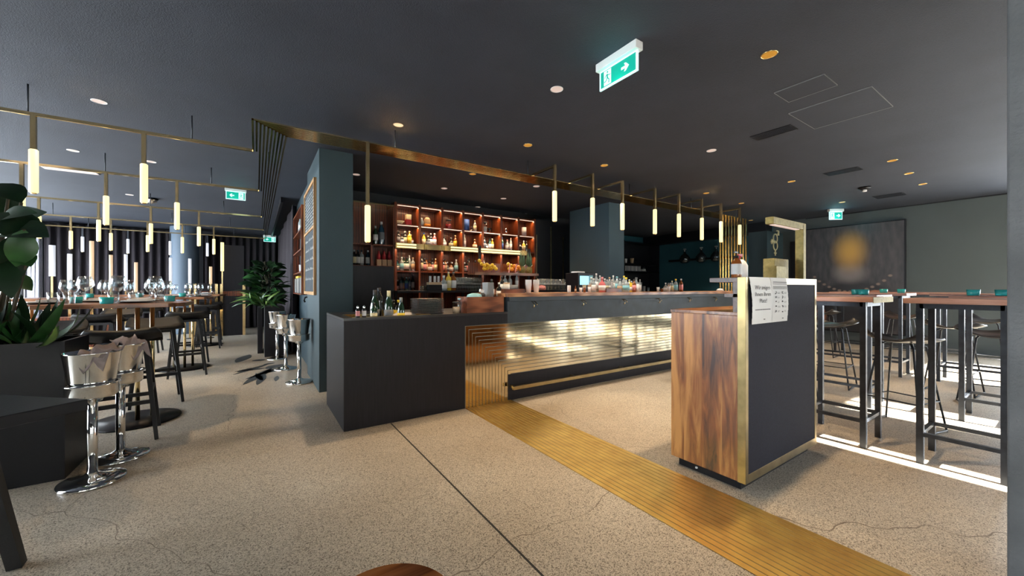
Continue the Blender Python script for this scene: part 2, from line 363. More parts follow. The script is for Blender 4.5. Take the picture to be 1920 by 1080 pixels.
# the concrete column by the camera
struct(MB().box(2.28, 2.75, -.32, .159, 0, CZ).build('concrete_column', 'concrete', bevel=.006))
# the two petrol pillars
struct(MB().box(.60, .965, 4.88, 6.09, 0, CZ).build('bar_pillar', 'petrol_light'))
struct(MB().box(5.50, 5.92, 4.96, 6.04, 0, CZ).build('bar_pillar', 'pillar_brightened'))
# walls round the back bar
struct(MB().box(.78, 7.2, 6.72, 6.9, 0, CZ).build('wall_bar', 'darkwall'))
struct(MB().box(.66, .80, 6.09, 8.4, 0, CZ).box(.80, .96, 6.1, 6.72, 0, CZ).build('wall_niche', 'petrol'))
struct(MB().box(.80, .95, 8.4, YB, 0, CZ).build('wall_curtain_side', 'darkwall'))
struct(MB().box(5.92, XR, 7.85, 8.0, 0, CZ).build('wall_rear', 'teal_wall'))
# block with the toilet sign and the dark doorway beside it
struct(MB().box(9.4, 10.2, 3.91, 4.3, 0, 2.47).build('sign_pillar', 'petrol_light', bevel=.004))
struct(MB().box(XR - .32, XR, 4.3, 7.85, 2.55, CZ).build('ceiling_trim_1', 'darkwall'))
struct(MB().box(XR - .03, XR, 3.68, 3.9, 0, 2.3).build('door_1', 'darkwall'))
# expansion joint and floor crack lines
struct(MB().box(.988, .998, -2.0, 3.42, -.002, .0015).build('floor_trim', 'ink'))
struct(MB().box(XR - .015, XR, YF, 3.6, 2.79, CZ).build('ceiling_trim_2', 'darkwall'))

# ---------------------------------------------------------------- low counter and bar
BY = 3.43
lc = empty('low_counter', 'dark grey low end of the bar with a sunken brass-edged ice well', 'counter', (.606, BY, 0))
b = MB(); X1 = 2.235 - .606
b.box(0, X1, 0, .03, 0, .925).box(0, .03, .03, .93, 0, .925).box(.03, X1, .90, .93, 0, .925).box(.03, X1, .03, .9, .0, .6)
b.build('cabinet_body', 'mdf', lc, bevel=.003)
IX0, IX1, IY0, IY1 = .07, .80, .07, .47
b = MB(); b.box(0, X1, 0, IY0, .925, .945).box(0, X1, IY1, .93, .925, .945).box(0, IX0, IY0, IY1, .925, .945).box(IX1, X1, IY0, IY1, .925, .945)
b.build('counter_top', 'counter', lc)
b = MB(); b.box(IX0, IX1, IY0, IY1, .86, .865).box(IX0, IX0 + .008, IY0, IY1, .865, .949).box(IX1 - .008, IX1, IY0, IY1, .865, .949).box(IX0, IX1, IY0, IY0 + .008, .865, .949).box(IX0, IX1, IY1 - .008, IY1, .865, .949)
b.build('ice_well', 'brass', lc)
tag(MB().lathe([(0, .05), (.05, .048), (.11, .03), (.15, 0), (0, 0)], (0, 0, 0), 20, ax=1.35).build('crushed_ice', 'ice', loc=(1.20, 3.70, .866 + .0)), 'pale heap of ice among bottles in the counter ice well', 'ice', kind='stuff')
bpy.data.objects['crushed_ice'].scale = (1, 1, 2.0)

BX1 = 8.32
br = empty('bar_counter', 'long blue-grey bar with ribbed mirror-brass front and walnut top', 'bar', (2.235, BY, 0))
BL = BX1 - 2.235
MB().box(.0, BL, 0, .55, .0, 1.058).build('bar_body', 'barfront', br)
MB().box(.0, BL, -.035, .60, 1.058, 1.104).build('counter_edge', 'barfront', br, bevel=.002)
MB().box(-.03, BL, -.037, .62, 1.104, 1.143).build('bar_top', 'bar_wood', br, bevel=.003)
MB().box(.0, BL, -.012, 0, 0, .277).build('kick_panel', 'mdf', br)
fr = MB().bar((.0, -.10, .150), (BL, -.10, .150), .034, .036).build('foot_rail', 'brass_dull', br, bevel=.002)
fb = MB()
for k in range(8): fb.box(.02 + k * .86, .05 + k * .86, -.08, -.012, .135, .165)
fb.build('foot_rail_bracket', 'brass_dull', br)
for k in range(8):
    x = 2.555 + k * .75 - 2.235
    MB().tube([(x, .0, 1.050), (x, -.02, 1.045), (x, -.045, 1.02), (x, -.05, 1.0), (x, -.035, .985), (x + .0, -.02, .99)], .0045, 8).tube([(x + .03, .0, 1.050), (x + .035, -.02, 1.045), (x + .04, -.045, 1.025), (x + .04, -.05, 1.01)], .0045, 8).build('coat_hook', 'brass', br)
# nested brass strips on the front: up from the floor and along the bar
bf = MB(); X0, Wd, ZT, n = 1.732, .0386, .818, 14
g = .0075
for i in range(n):
    xa = X0 + i * Wd; xb = xa + Wd - g; zt = ZT - i * Wd; zb = zt - Wd + g
    yo = -.006 + .0012 * math.sin(i * 2.3)
    pts = [(xa, 0), (xb, 0), (xb, zb), (BX1 - .01, zb), (BX1 - .01, zt), (xa, zt)]
    mtx = Matrix.Translation((0, BY, 0)) @ Matrix(((1, 0, 0, 0), (0, 0, 1, 0), (0, 1, 0, 0), (0, 0, 0, 1)))
    bf.prism([(x - 0, z) for x, z in pts], -.009 + yo * 0, -.001, mtx=mtx)
bc = empty('brass_cladding', 'mirror brass strips rising from the floor and turning along the bar front', 'cladding', (0, 0, 0))
bf.build('brass_strip', 'brass_mirror', bc)
bk = MB().box(X0 - .004, BX1 - .005, BY - .0015, BY - .0005, .0, ZT + .003)
bk.build('backing_board', 'gap', bc)
# the strips carry on across the floor
ff = MB()
ff.box(X0, X0 + n * Wd, -2.1, BY - .01, .0, .002, 1)
for i in range(n): ff.box(X0 + i * Wd, X0 + i * Wd + Wd - g, -2.1, BY - .01, .0, .005, 0)
tag(ff.build('brass_floor_inlay', ['brass_floor', 'gap']), 'wide band of parallel brass strips let into the terrazzo floor', 'floor inlay')

# ---------------------------------------------------------------- reception lectern
lt = empty('reception_desk', 'walnut reception desk with brass-framed black felt front', 'lectern', (2.37, 1.11, 0))
LW, LD = 1.05, .47
MB().box(.03, LW - .03, .03, LD - .04, 0, .055).build('plinth', 'black', lt)
b = MB(); b.box(0, .03, .03, LD, .055, 1.035).box(LW - .03, LW, .03, LD, .055, 1.035).box(.03, LW - .03, LD - .03, LD, .055, .30).box(.03, LW - .03, .03, LD - .03, .055, .08)
b.build('side_panel', 'walnut', lt, bevel=.002)
MB().box(-.002, LW + .002, .03, LD + .004, 1.035, 1.056).build('desk_top', 'walnut_x', lt, bevel=.002)
MB().box(.0, LW, .0, .03, .055, 1.235).build('front_core', 'walnut', lt)
MB().box(-.004, LW, -.005, .20, 1.235, 1.262).build('upper_shelf', 'pulpit_edge', lt, bevel=.001)
MB().box(.0, LW, .03, .11, 1.145, 1.165).box(.0, .02, .03, .06, 1.056, 1.235).build('middle_shelf', 'pulpit_edge', lt)
b = MB()
b.box(-.004, .028, -.014, .0, .055, 1.264).box(LW - .03, LW + .002, -.014, .0, .055, 1.264).box(.028, LW - .03, -.014, 0, .055, .105).box(.028, LW - .03, -.014, 0, 1.222, 1.264)
b.box(-.006, -.004, -.014, .032, .055, 1.264)
b.build('brass_frame', 'frame_brass', lt, bevel=.001)
MB().box(.028, LW - .03, -.012, 0, .105, 1.222).build('felt_panel', 'fabric', lt)
MB().lathe([(0, -.008), (.008, -.004), (.008, .004), (0, .008)], (.02, .30, .028), 10).build('castor', 'plastic_white', lt)
# papers hung over the top
def paper(name, label, x0, x1, lean, marks):
    e = empty(name, label, 'paper', (2.37, 1.11, 0))
    m = MB(); zt, zb = 1.265, .985
    for k in range(8):
        t0, t1 = k / 8, (k + 1) / 8
        def q(t, x): return (x + lean * t, -.0165 - .010 * math.sin(t * PI) - .004 * t, zt + (zb - zt) * t)
        m.face([q(t0, x0), q(t0, x1), q(t1, x1 + .004), q(t1, x0 + .004)])
    m.face([(x0, -.0165, zt), (x1, -.0165, zt), (x1, .05, zt + .001), (x0, .05, zt + .001)])
    m.build('sheet', 'paper', e, solid=.0006)
    marks(e, x0, x1, lean, zt, zb)
    return e
def txt(parent, s, x, z, size, y=-.032, mat_='ink', align='CENTER', sx=1, rot=(PI / 2, 0, 0), name='lettering', ext=.0002):
    c = bpy.data.curves.new(name, 'FONT'); c.body = s; c.size = size; c.align_x = align; c.extrude = ext; c.resolution_u = 2
    c.materials.append(M[mat_]); t_ = bpy.data.objects.new(name, c); C.objects.link(t_); bpy.context.view_layer.update()
    me = bpy.data.meshes.new_from_object(t_); bpy.data.objects.remove(t_); o = bpy.data.objects.new(name, me); C.objects.link(o); o.parent = parent
    o.location = (x, y, z); o.rotation_euler = rot; o.scale = (sx, 1, 1)
    return o
def marks1(e, x0, x1, lean, zt, zb):
    c = (x0 + x1) / 2
    txt(e, 'Wir zeigen', c + .006, 1.192, .034, sx=1.3); txt(e, 'Ihnen Ihren', c + .010, 1.152, .034, sx=1.3); txt(e, 'Platz!', c + .014, 1.112, .034, sx=1.3)
    m = MB(); r = random.Random(3)
    x = x0 + .045
    while x < x1 - .025:
        w_ = r.uniform(.004, .012); m.box(x, x + w_, -.0315, -.031, 1.068, 1.073); x += w_ + .003
    m.box(c + .025, c + .045, -.0285, -.028, 1.008, 1.013)
    m.build('small_print', 'ink', e)
def marks2(e, x0, x1, lean, zt, zb):
    m = MB(); r = random.Random(5)
    for z, h in ((1.235, .004), (1.224, .003), (1.209, .002), (1.204, .002), (1.199, .002), (1.194, .002)):
        x = x0 + .014
        while x < x1 - .014:
            w_ = r.uniform(.006, .014); m.box(x, min(x + w_, x1 - .01), -.0285, -.028, z, z + h); x += w_ + .003
    for row in range(5):
        for col in range(2):
            bx = x0 + .035 + col * .095; z = 1.160 - row * .029; lx = lean * (1.265 - z) / .28
            for k in range(5): 
                a, b_ = r.uniform(0, .024), r.uniform(0, .016); m.box(bx + lx + a * .7, bx + lx + a * .7 + .008, -.030, -.0295, z + b_ * .9, z + b_ * .9 + .005)
            for k in range(2): m.box(bx + lx + .034, bx + lx + .034 + r.uniform(.018, .040), -.030, -.0295, z + .004 + k * .006, z + .0055 + k * .006)
    m.box((x0 + x1) / 2 + .03, (x0 + x1) / 2 + .05, -.0275, -.027, 1.004, 1.009)
    m.build('small_print', 'ink', e)['kind'] = 'stuff'
paper('paper_notice', 'white notice reading Wir zeigen Ihnen Ihren Platz! hung on the desk', .028, .292, .022, marks1)
paper('paper_notice', 'white rules sheet with two columns of small icons hung on the desk', .298, .525, .006, marks2)
# brass arm lamp on the desk
la = empty('arm_lamp', 'square brass arm lamp standing on the reception desk', 'lamp', (3.62, 1.20, 1.262))
MB().bar((-.30, -.04, 0), (-.30, -.04, .405), .052, .045).build('post', 'brass_leaf', la, bevel=.002)
MB().bar((-.275, -.04, .385), (-.80, -.04, .385), .05, .045).build('arm', 'brass_leaf', la, bevel=.002)
MB().box(-.76, -.36, -.055, -.025, .358, .362).build('light_strip', 'lamp_off', la)
MB().lathe([(0, 0), (.006, .002), (.010, .012), (0, .016)], (0, 0, 0), 10).build('switch_knob', 'brass', la, loc=(-.268, -.04, .20)).rotation_euler = (0, PI / 2, 0)
for nm, x0, x1, y0, y1, h, lab in (('brass_block', 2.90, 3.06, 1.15, 1.22, .088, 'low gold leaf block on the reception desk, by the papers'), ('brass_block', 3.06, 3.29, 1.225, 1.30, .150, 'tall gold leaf block on the reception desk, behind the low one')):
    tag(MB().box(-(x1 - x0) / 2, (x1 - x0) / 2, -(y1 - y0) / 2, (y1 - y0) / 2, 0, h).build(nm, 'brass_leaf', loc=((x0 + x1) / 2, (y0 + y1) / 2, 1.262), bevel=.003), lab, 'block')
bp = empty('pump_bottle', 'amber pump bottle at the corner of the reception desk', 'bottle', (2.40, 1.165, 1.262))
MB().lathe([(0, 0), (.026, 0), (.028, .006), (.028, .085), (.022, .105), (.012, .112), (.012, .118), (0, .118)], seg=24).build('bottle_glass', 'g_amber', bp)
MB().lathe([(.0285, .02), (.0287, .082)], seg=24).build('paper_label', 'l_silver', bp)
MB().lathe([(0, .118), (.014, .118), (.014, .132), (.005, .134), (.005, .150), (0, .150)], seg=16).bar((-.028, 0, .152), (.012, 0, .152), .010, .008).build('pump', 'black', bp)
b2 = empty('spray_bottle', 'white bottle with red trigger behind the amber pump bottle', 'bottle', (2.655, 1.262, 1.262))
MB().lathe([(0, 0), (.040, 0), (.042, .01), (.042, .085), (.030, .11), (.014, .125), (0, .125)], seg=24).build('bottle_body', 'plastic_white', b2)
MB().bar((-.03, .02, .09), (-.005, .01, .15), .025, .02).bar((-.02, .012, .15), (.03, .012, .155), .02, .02).build('trigger', 'red', b2)
# ---------------------------------------------------------------- ceiling trim of brass rods
TZ = 2.58; n = 10; pt = .028
tr = empty('brass_rod_trim', 'band of parallel brass rods hung under the ceiling above the bar', 'ceiling trim', (0, 3.78, TZ))
yend = [4.64, 4.64, 6.5, 6.5, 8.85, 8.85, 10.85, 10.85, 12.7, 12.7]
for i in range(n):
    y = i * pt; x = -.025 + i * pt; xe = 8.16 - .056 * i
    m = MB(); w_ = .015; z = 0
    m.bar((x - w_ / 2, y, z), (xe + w_ / 2, y, z), w_, .010); m.bar((x, y - w_ / 2, z), (x, yend[i] - 3.78, z), w_, .010)
    m.bar((xe, y, z), (xe, y, 1.143 - TZ), .022, .022)
    m.build('brass_rod', 'brass_dull' if 0 else 'brass', tr)
for k, (u, v) in enumerate(((741, 243), (990, 300), (1180, 355), (1296, 378), (1380, 388))):
    p = pz(u, v, CZ); y = 3.92; x = p.x * y / p.y if p.y else p.x
    MB().tube([(x, y - 3.78, .012), (x, y - 3.78, CZ - TZ)], .007, 8).build('hanger', 'steel_dark', tr)
MB().tube([(.12, 1.6, .0), (.12, 1.6, CZ - TZ)], .007, 8).build('hanger', 'steel_dark', tr)

# pendants
def pendant(stem=.27, arm=0.0, kind='tube', label='', tl=.345, r=.027):
    e = empty('tube_pendant', label, 'pendant lamp', (0, 0, 0))
    MB().bar((0, 0, 0), (0, 0, -stem), .030, .030).build('stem', 'brass' if kind == 'tube' else 'steel_dark', e)
    MB().lathe([(0, -stem), (r * .7, -stem), (r, -stem - .008), (r, -stem - tl + .006), (r * .8, -stem - tl), (0, -stem - tl)], seg=14).build('light_tube', kind, e)
    MB().lathe([(0, -stem - tl), (r * .6, -stem - tl), (r * .6, -stem - tl - .008), (0, -stem - tl - .008)], seg=12).build('end_cap', 'brass', e)
    if arm: MB().bar((0, -.015, .012), (0, arm, .012), .022, .024).build('arm', 'brass', e)
    return e
P0 = pendant(.60, 0, 'tube'); P0.location = (pz(690, 265, TZ).x * 1.0, 3.765, TZ); P0['group'] = 'tube pendants over the bar'
q = ray(690, 300); P0.location.x = 3.75 * q.x / q.y
P0['label'] = 'lit tube pendant on the longest stem, over the low counter by the pillar'
P1 = Once(pendant(.275, .42, 'tube'))
for k, u in enumerate((1040, 1111, 1167, 1228, 1273, 1316, 1352, 1387)):
    q = ray(u, 300); P1.put((3.36 * q.x / q.y, 3.36, TZ), 0, 'lit tube pendant on a brass arm over the bar, %s along from the low counter' % ORD[k], 'tube pendants over the bar')
# rails over the dining tables
RY = [4.64, 6.5, 8.85, 10.85, 12.7]
for k, y in enumerate(RY):
    e = empty('pendant_rail', '%s thin brass rail from the bar side, hung over the dining tables' % ORD[k].capitalize(), 'rail', (XL, y, TZ), 0, 'brass rails over the dining tables')
    x1 = {0: -.025, 1: .031, 2: .087, 3: .143, 4: .199}[k] - XL
    MB().bar((0.02, 0, 0), (x1, 0, 0), .020, .026).build('brass_rail', 'brass', e)
    for hx in (1.2, 2.9, 3.9):
        if hx < x1: MB().tube([(hx, 0, .012), (hx, 0, CZ - TZ)], .006, 8).build('hanger', 'steel_dark', e)
PW = Once(pendant(.27, 0, 'tube')); PC = Once(pendant(.20, 0, 'tube_white'))
spots = [(0, (63, 270), 'w'), (1, (41, 199, 332), 'w'), (2, (72, 185, 283, 373), 'w'), (3, (133, 208, 277, 342, 401), 'w'), (4, (155, 240, 319, 389), 'c')]
spots[2] = (2, (73, 185, 283, 373), 'w')
for k, us, kd in spots:
    for j, u in enumerate(us):
        q = ray(u, 400); y = RY[k]
        (PW if kd == 'w' else PC).put((y * q.x / q.y, y, TZ - .009), 0, '%s tube pendant, %s on the %s rail over the dining tables' % ('warm lit' if kd == 'w' else 'cool white', ORD[j], ORD[k]), 'tube pendants over the dining tables')
# ---------------------------------------------------------------- ceiling fittings
def downlight(kind, label):
    e = empty('downlight', label, 'ceiling light', (0, 0, 0))
    r = .046
    MB().lathe([(r + .006, -.001), (r + .006, -.004), (r, -.004), (r, -.001)], seg=20).build('ring', 'brass' if kind == 'gold' else 'plastic_white' if kind == 'white' else 'brass_dull', e)
    MB().lathe([(r, -.002), (r * .5, -.0012), (0, -.0012)], seg=20).build('diffuser', {'gold': 'gold_cone', 'white': 'lamp_off', 'warm': 'lamp'}[kind], e)
    return e
DL = {k: Once(downlight(k, '')) for k in ('gold', 'white', 'warm')}
dls = [(1442, 102, 'gold', 'big golden downlight beside the ceiling hatches'), (1044, 167, 'white', 'round pale downlight next to the large exit sign'), (747, 234, 'warm', 'downlight by the first trim hanger above the low counter'),
       (990, 272, 'gold', 'amber downlight in front of the rod trim near the first armed pendant'), (186, 190, 'white', 'dim pale downlight in front of the first dining rail'), (1334, 282, 'white', 'small pale downlight between the vent and the bar trim'),
       (1133, 310, 'gold', 'amber downlight above the second armed pendant'), (1484, 340, 'gold', 'amber downlight midway between the ceiling vents and bar end'), (1673, 301, 'gold', 'amber downlight first of three in line near the column'),
       (1704, 325, 'gold', 'amber downlight second of three in line near the column'), (1730, 345, 'gold', 'amber downlight third of three in line near the column'), (1579, 379, 'gold', 'amber downlight just in front of the small exit sign'),
       (1324, 362, 'gold', 'amber downlight above the sixth armed pendant'), (1390, 381, 'gold', 'amber downlight above the end of the rod trim'), (1408, 413, 'gold', 'amber downlight past the vertical rod screen'),
       (137, 282, 'white', 'dim downlight between the first and second dining rails'), (283, 303, 'white', 'dim downlight behind the first dining rail by its second pendant'), (243, 365, 'white', 'dim downlight between the second and third dining rails'), (668, 327, 'white', 'dim downlight beside the pillar over the bar staff area'),
       (833, 353, 'white', 'small downlight above the second shelf bay'), (886, 326, 'gold', 'reddish downlight just under the rod trim above the bar'), (944, 372, 'white', 'small downlight above the fifth shelf bay'), (1006, 349, 'white', 'small downlight beside the rod trim and first armed pendant'),
       (896, 388, 'white', 'small downlight above the fourth shelf bay'), (984, 401, 'white', 'small downlight above the last shelf bay'), (797, 379, 'white', 'small downlight hard against the top of the shelf bays')]
for u, v, k, lab in dls: DL[k].put(tuple(pz(u, v, CZ)), 0, lab, 'downlights')
def spot(u, v, en, col=(1, .72, .42), ang=95, z=CZ - .02):
    d = bpy.data.lights.new('downlight_beam', 'SPOT'); d.energy = en; d.color = col; d.spot_size = math.radians(ang); d.spot_blend = .9; d.shadow_soft_size = .04
    o = bpy.data.objects.new('downlight_beam', d); C.objects.link(o); p = pz(u, v, CZ); o.location = (p.x, p.y, z); return o
for u, v, e_ in ((1442, 102, 60), (1044, 167, 30), (747, 234, 40), (990, 272, 30), (1484, 340, 45), (1704, 325, 45), (1579, 379, 35), (283, 303, 30), (186, 190, 40), (1334, 282, 35), (243, 365, 30)): spot(u, v, e_)
for u, v, e_ in ((1133, 310, 45), (1324, 362, 60), (833, 353, 30), (944, 372, 40), (1006, 349, 30), (1408, 413, 70), (1390, 381, 40)): spot(u, v, e_, (1, .86, .72), 110)
def vent(q, label, name='ceiling_vent', m='black', cat='vent', slats=True):
    pts = [pz(u, v, CZ) for u, v in q]; c = sum(pts, Vector()) / 4
    e = empty(name, label, cat, tuple(c)); a = Vector(((pts[2] - pts[1]) + (pts[3] - pts[0])) / 2); bv = Vector(((pts[1] - pts[0]) + (pts[2] - pts[3])) / 2)
    L_, W_ = a.length, bv.length; ang = round(math.atan2(a.y, a.x) / (PI / 2)) * PI / 2; e.rotation_euler = (0, 0, ang)
    MB().box(-L_ / 2, L_ / 2, -W_ / 2, W_ / 2, -.006, -.001).build('frame_plate', m, e)
    if slats:
        s = MB(); k = -W_ / 2 + .015
        while k < W_ / 2 - .01: s.box(-L_ / 2 + .01, L_ / 2 - .01, k, k + .006, -.010, -.006); k += .018
        s.build('slat', 'steel_dark', e)
    return e
vent([(1408, 257), (1424, 264), (1494, 240), (1480, 232)], 'dark slatted vent in the ceiling beside the access hatch')
vent([(1545, 325), (1553, 331), (1617, 317), (1608, 312)], 'narrow brownish slot vent in the ceiling past the golden downlight')
vent([(1636, 369), (1646, 373), (1697, 364), (1690, 360)], 'narrow dark slot vent near the slate wall')
def hatch(q, label):
    pts = [pz(u, v, CZ) for u, v in q]; c = sum(pts, Vector()) / 4; e = empty('ceiling_hatch', label, 'hatch', tuple(c))
    xs = sorted(p.x for p in pts); ys = sorted(p.y for p in pts); w2, h2 = (xs[2] + xs[3] - xs[0] - xs[1]) / 4, (ys[2] + ys[3] - ys[0] - ys[1]) / 4
    MB().box(-w2, w2, -h2, h2, -.003, -.001).build('hatch_panel', 'ceiling', e)
    m = MB(); t = .003
    m.box(-w2 - t, -w2, -h2, h2, -.006, 0).box(w2, w2 + t, -h2, h2, -.006, 0).box(-w2, w2, -h2 - t, -h2, -.006, 0).box(-w2, w2, h2, h2 + t, -.006, 0)
    m.build('hatch_frame', 'l_grey' if 'larger' in label else 'steel_dark', e)
hatch([(1479, 212), (1527, 241), (1672, 200), (1637, 161)], 'larger square access hatch flush with the dark ceiling')
hatch([(1440, 175), (1490, 189), (1566, 158), (1550, 140)], 'smaller faint access hatch beside the larger one')
sd = empty('smoke_detector', 'black smoke detector dome on the ceiling near the slot vents', 'smoke detector', tuple(pz(1621, 351, CZ)))
MB().lathe([(0, 0), (.08, 0), (.08, -.02), (.05, -.04), (0, -.04)], seg=20).build('housing', 'black', sd); MB().lathe([(0, -.04), (.03, -.04), (.03, -.07), (0, -.075)], seg=16).build('sensor', 'plastic_white', sd)
sd = empty('security_camera', 'black dome camera on the ceiling over the dining tables', 'camera', tuple(pz(285, 372, CZ)))
MB().lathe([(0, 0), (.09, 0), (.09, -.03), (0, -.03)], seg=20).build('housing', 'black', sd); MB().lathe([(.07, -.03), (.06, -.07), (0, -.10)], seg=16).build('dome', 'steel', sd)
for q, lab in (([(90, 311), (108, 319), (174, 326), (150, 313)], 'flat white ceiling panel light behind the second dining rail'), ([(-30, 205), (-10, 215), (19, 218), (2, 203)], 'flat white ceiling panel light by the windows, half out of view')):
    pts = [pz(u, v, CZ) for u, v in q]; c = sum(pts, Vector()) / 4
    if 'half' in lab: c.x -= .34
    e = empty('panel_light', lab, 'ceiling light', tuple(c)); MB().box(-.26, .26, -.11, .11, -.012, 0).build('frame_plate', 'l_grey', e, rz=.0); MB().box(-.25, .25, -.10, .10, -.014, -.012).build('diffuser', 'lamp_off', e)
# exit signs
def exit_sign(loc, rz, w_, h_, label, flip=False, thick=.035):
    """faces -Y in its own frame, w along X, hangs from z=0"""
    e = empty('exit_sign', label, 'exit sign', loc, rz)
    MB().box(-w_ / 2 - .012, w_ / 2 + .012, -thick, thick, -.055, 0).build('bracket', 'plastic_white', e, bevel=.003)
    MB().box(-w_ / 2, w_ / 2, -.006, .006, -.055 - h_, -.055).build('light_panel', 'signwhite', e)
    zc = -.055 - h_ / 2; s = h_ * .40; f = 1 if flip else -1   # f: side on which the runner stands
    xg0, xg1 = (-w_ * .46, w_ * .46)
    def up(pts, nm, mt, y):
        m = MB(); mt3 = Matrix(((1, 0, 0, 0), (0, 0, 1, y), (0, 1, 0, 0), (0, 0, 0, 1))); m.prism(pts, -.0006, 0, mtx=mt3); return m.build(nm, mt, e)
    up([(xg0, zc - s * 1.05), (xg1, zc - s * 1.05), (xg1, zc + s * 1.05), (xg0, zc + s * 1.05)], 'green_field', 'signgreen', -.0065)
    cx = f * w_ * .27; ax = -f * w_ * .20
    up([(cx - s * .62, zc - s * .95), (cx + s * .62, zc - s * .95), (cx + s * .62, zc + s * .95), (cx - s * .62, zc + s * .95)], 'doorway_symbol', 'signwhite', -.0075)
    d = -f
    run = MB(); y = -.0088; T = lambda p: (cx + d * p[0] * s, y, zc + p[1] * s)
    for a_, b_, ww in (((-.05, .45), (.0, -.05), .20), ((.0, -.05), (.30, -.35), .13), ((.30, -.35), (.22, -.75), .12), ((.0, -.05), (-.25, -.40), .13), ((-.25, -.40), (-.55, -.50), .12), ((-.02, .40), (.30, .20), .09), ((.30, .20), (.50, .30), .09), ((-.05, .40), (-.35, .22), .09), ((-.35, .22), (-.45, -.02), .09)):
        run.bar(T(a_), T(b_), s * ww, .001, up=(0, 1, 0))
    run.build('runner_symbol', 'signgreen', e)
    hd = MB().lathe([(0, 0), (s * .12, 0), (s * .12, .001), (0, .001)], (0, 0, 0), 12).build('runner_head', 'signgreen', e, loc=(cx + d * .02 * s, y, zc + s * .68)); hd.rotation_euler = (PI / 2, 0, 0)
    A = [(-.62, -.16), (.02, -.16), (-.18, -.52), (.10, -.52), (.62, 0), (.10, .52), (-.18, .52), (.02, .16), (-.62, .16)]
    pts = [(ax + d * x * s, zc + z * s) for x, z in A]
    up(pts, 'arrow_symbol', 'signwhite', -.0075)
    return e
exit_sign((2.07, 1.785, CZ), -PI / 2, .33, .135, 'large lit green exit sign with arrow, hung from the ceiling alone')
exit_sign((-.275, 7.62, CZ), 0, .26, .13, 'lit green exit sign hung over the dining aisle by the trim', flip=True)
exit_sign((.33, 13.4, CZ - .05), 0, .30, .14, 'small glaring exit sign above the curtain at the far end', flip=True)
exit_sign((9.83, 2.83, CZ), -PI / 2 + .9, .25, .16, 'small lit exit sign near the portrait on the slate wall')
def gl(loc, en, col=(.2, 1, .8)):
    d = bpy.data.lights.new('sign_glow', 'POINT'); d.energy = en; d.color = col; d.shadow_soft_size = .05; o = bpy.data.objects.new('sign_glow', d); C.objects.link(o); o.location = loc
gl((2.0, 1.78, 2.60), .35); gl((9.75, 2.78, 2.60), .8, (.3, .9, 1)); gl((-.27, 7.55, 2.60), .25)

# ---------------------------------------------------------------- bottles
PROF = {
 'wine': ([(0, 0), (.036, 0), (.038, .006), (.038, .19), (.030, .225), (.016, .245), (.0145, .29), (0, .29)], (.07, .165), (.0155, .262, .305)),
 'fizz': ([(0, 0), (.042, 0), (.044, .008), (.044, .15), (.034, .20), (.018, .25), (.016, .30), (0, .30)], (.05, .13), (.018, .235, .315)),
 'spirit': ([(0, 0), (.036, 0), (.038, .005), (.038, .155), (.030, .180), (.014, .195), (.013, .225), (0, .225)], (.035, .135), (.0155, .222, .25)),
 'squat': ([(0, 0), (.044, 0), (.047, .008), (.047, .10), (.032, .13), (.014, .145), (.013, .175), (0, .175)], (.025, .09), (.016, .172, .20)),
 'slim': ([(0, 0), (.028, 0), (.030, .005), (.030, .19), (.022, .215), (.012, .235), (.011, .27), (0, .27)], (.05, .16), (.013, .262, .29)),
 'beer': ([(0, 0), (.022, 0), (.023, .005), (.023, .085), (.014, .115), (.010, .125), (.010, .15), (0, .15)], (.03, .075), (.0115, .146, .158)),
}
BC = {}
def bottle(shape, glass, lab, cap='dark'):
    key = (shape, glass, lab, cap)
    if key not in BC:
        pf, (l0, l1), (cr, c0, c1) = PROF[shape]; e = empty('bottle', '', 'bottle')
        MB().lathe(pf, seg=14).build('bottle_glass', 'g_' + glass, e)
        rb = max(r for r, z in pf) + .0006
        if lab: MB().lathe([(rb - .0006, l0), (rb, l0), (rb, l1), (rb - .0006, l1)], seg=14).build('paper_label', 'l_' + lab, e)
        MB().lathe([(cr - .002, c0), (cr, c0), (cr, c1), (0, c1)], seg=10).build('bottle_cap', 'l_' + cap, e)
        BC[key] = Once(e)
    return BC[key]
GW = {'clear': 'clear', 'green': 'green', 'amber': 'amber', 'dark': 'dark', 'blue': 'blue', 'yellow': 'yellow', 'pink': 'pink', 'teal': 'teal'}
def put_bottle(key, loc, where, group, sc=1.0):
    sh, gl_, lb, cp = key
    nm = {'wine': 'wine bottle', 'fizz': 'sparkling wine bottle', 'spirit': 'spirit bottle', 'squat': 'squat bottle', 'slim': 'slim bottle', 'beer': 'small bottle'}[sh]
    return bottle(*key).put(loc, R.uniform(0, 6), '%s %s%s, %s' % (gl_, nm, ' with %s label' % lb if lb else '', where), group, sc)

# ---------------------------------------------------------------- shelves behind the bar
SY = 6.30; SD = .34
def xs(u, y=SY): q = ray(u, 500); return y * q.x / q.y
bx0, bx1 = xs(742), xs(1003); BW = (bx1 - bx0) / 7
zr = [1.156, 1.489, 1.936, 2.262, 2.60]
sh = empty('back_bar_shelf', 'red-brown walnut shelving of seven bays behind the bar, lit from above', 'shelving', (bx0, SY, 0))
for k in range(8): MB().box(k * BW - .018, k * BW + .018, 0, SD, 0, 2.62).build('upright', 'shelfwood', sh)
MB().box(0, 7 * BW, SD, SD + .02, 0, 2.62).build('back_panel', 'shelfwood', sh)
for j, z in enumerate([.80] + zr):
    MB().box(0, 7 * BW, .004, SD, z - .022, z).build('shelf_board', 'shelfwood', sh)
for j in (3, 4):
    for k in range(7): MB().box(k * BW + .03, (k + 1) * BW - .03, -.004, .004, zr[j] - .026 - (.0 if j == 3 else .012), zr[j] - .014 - (0 if j == 3 else .012)).build('light_strip', 'led', sh)
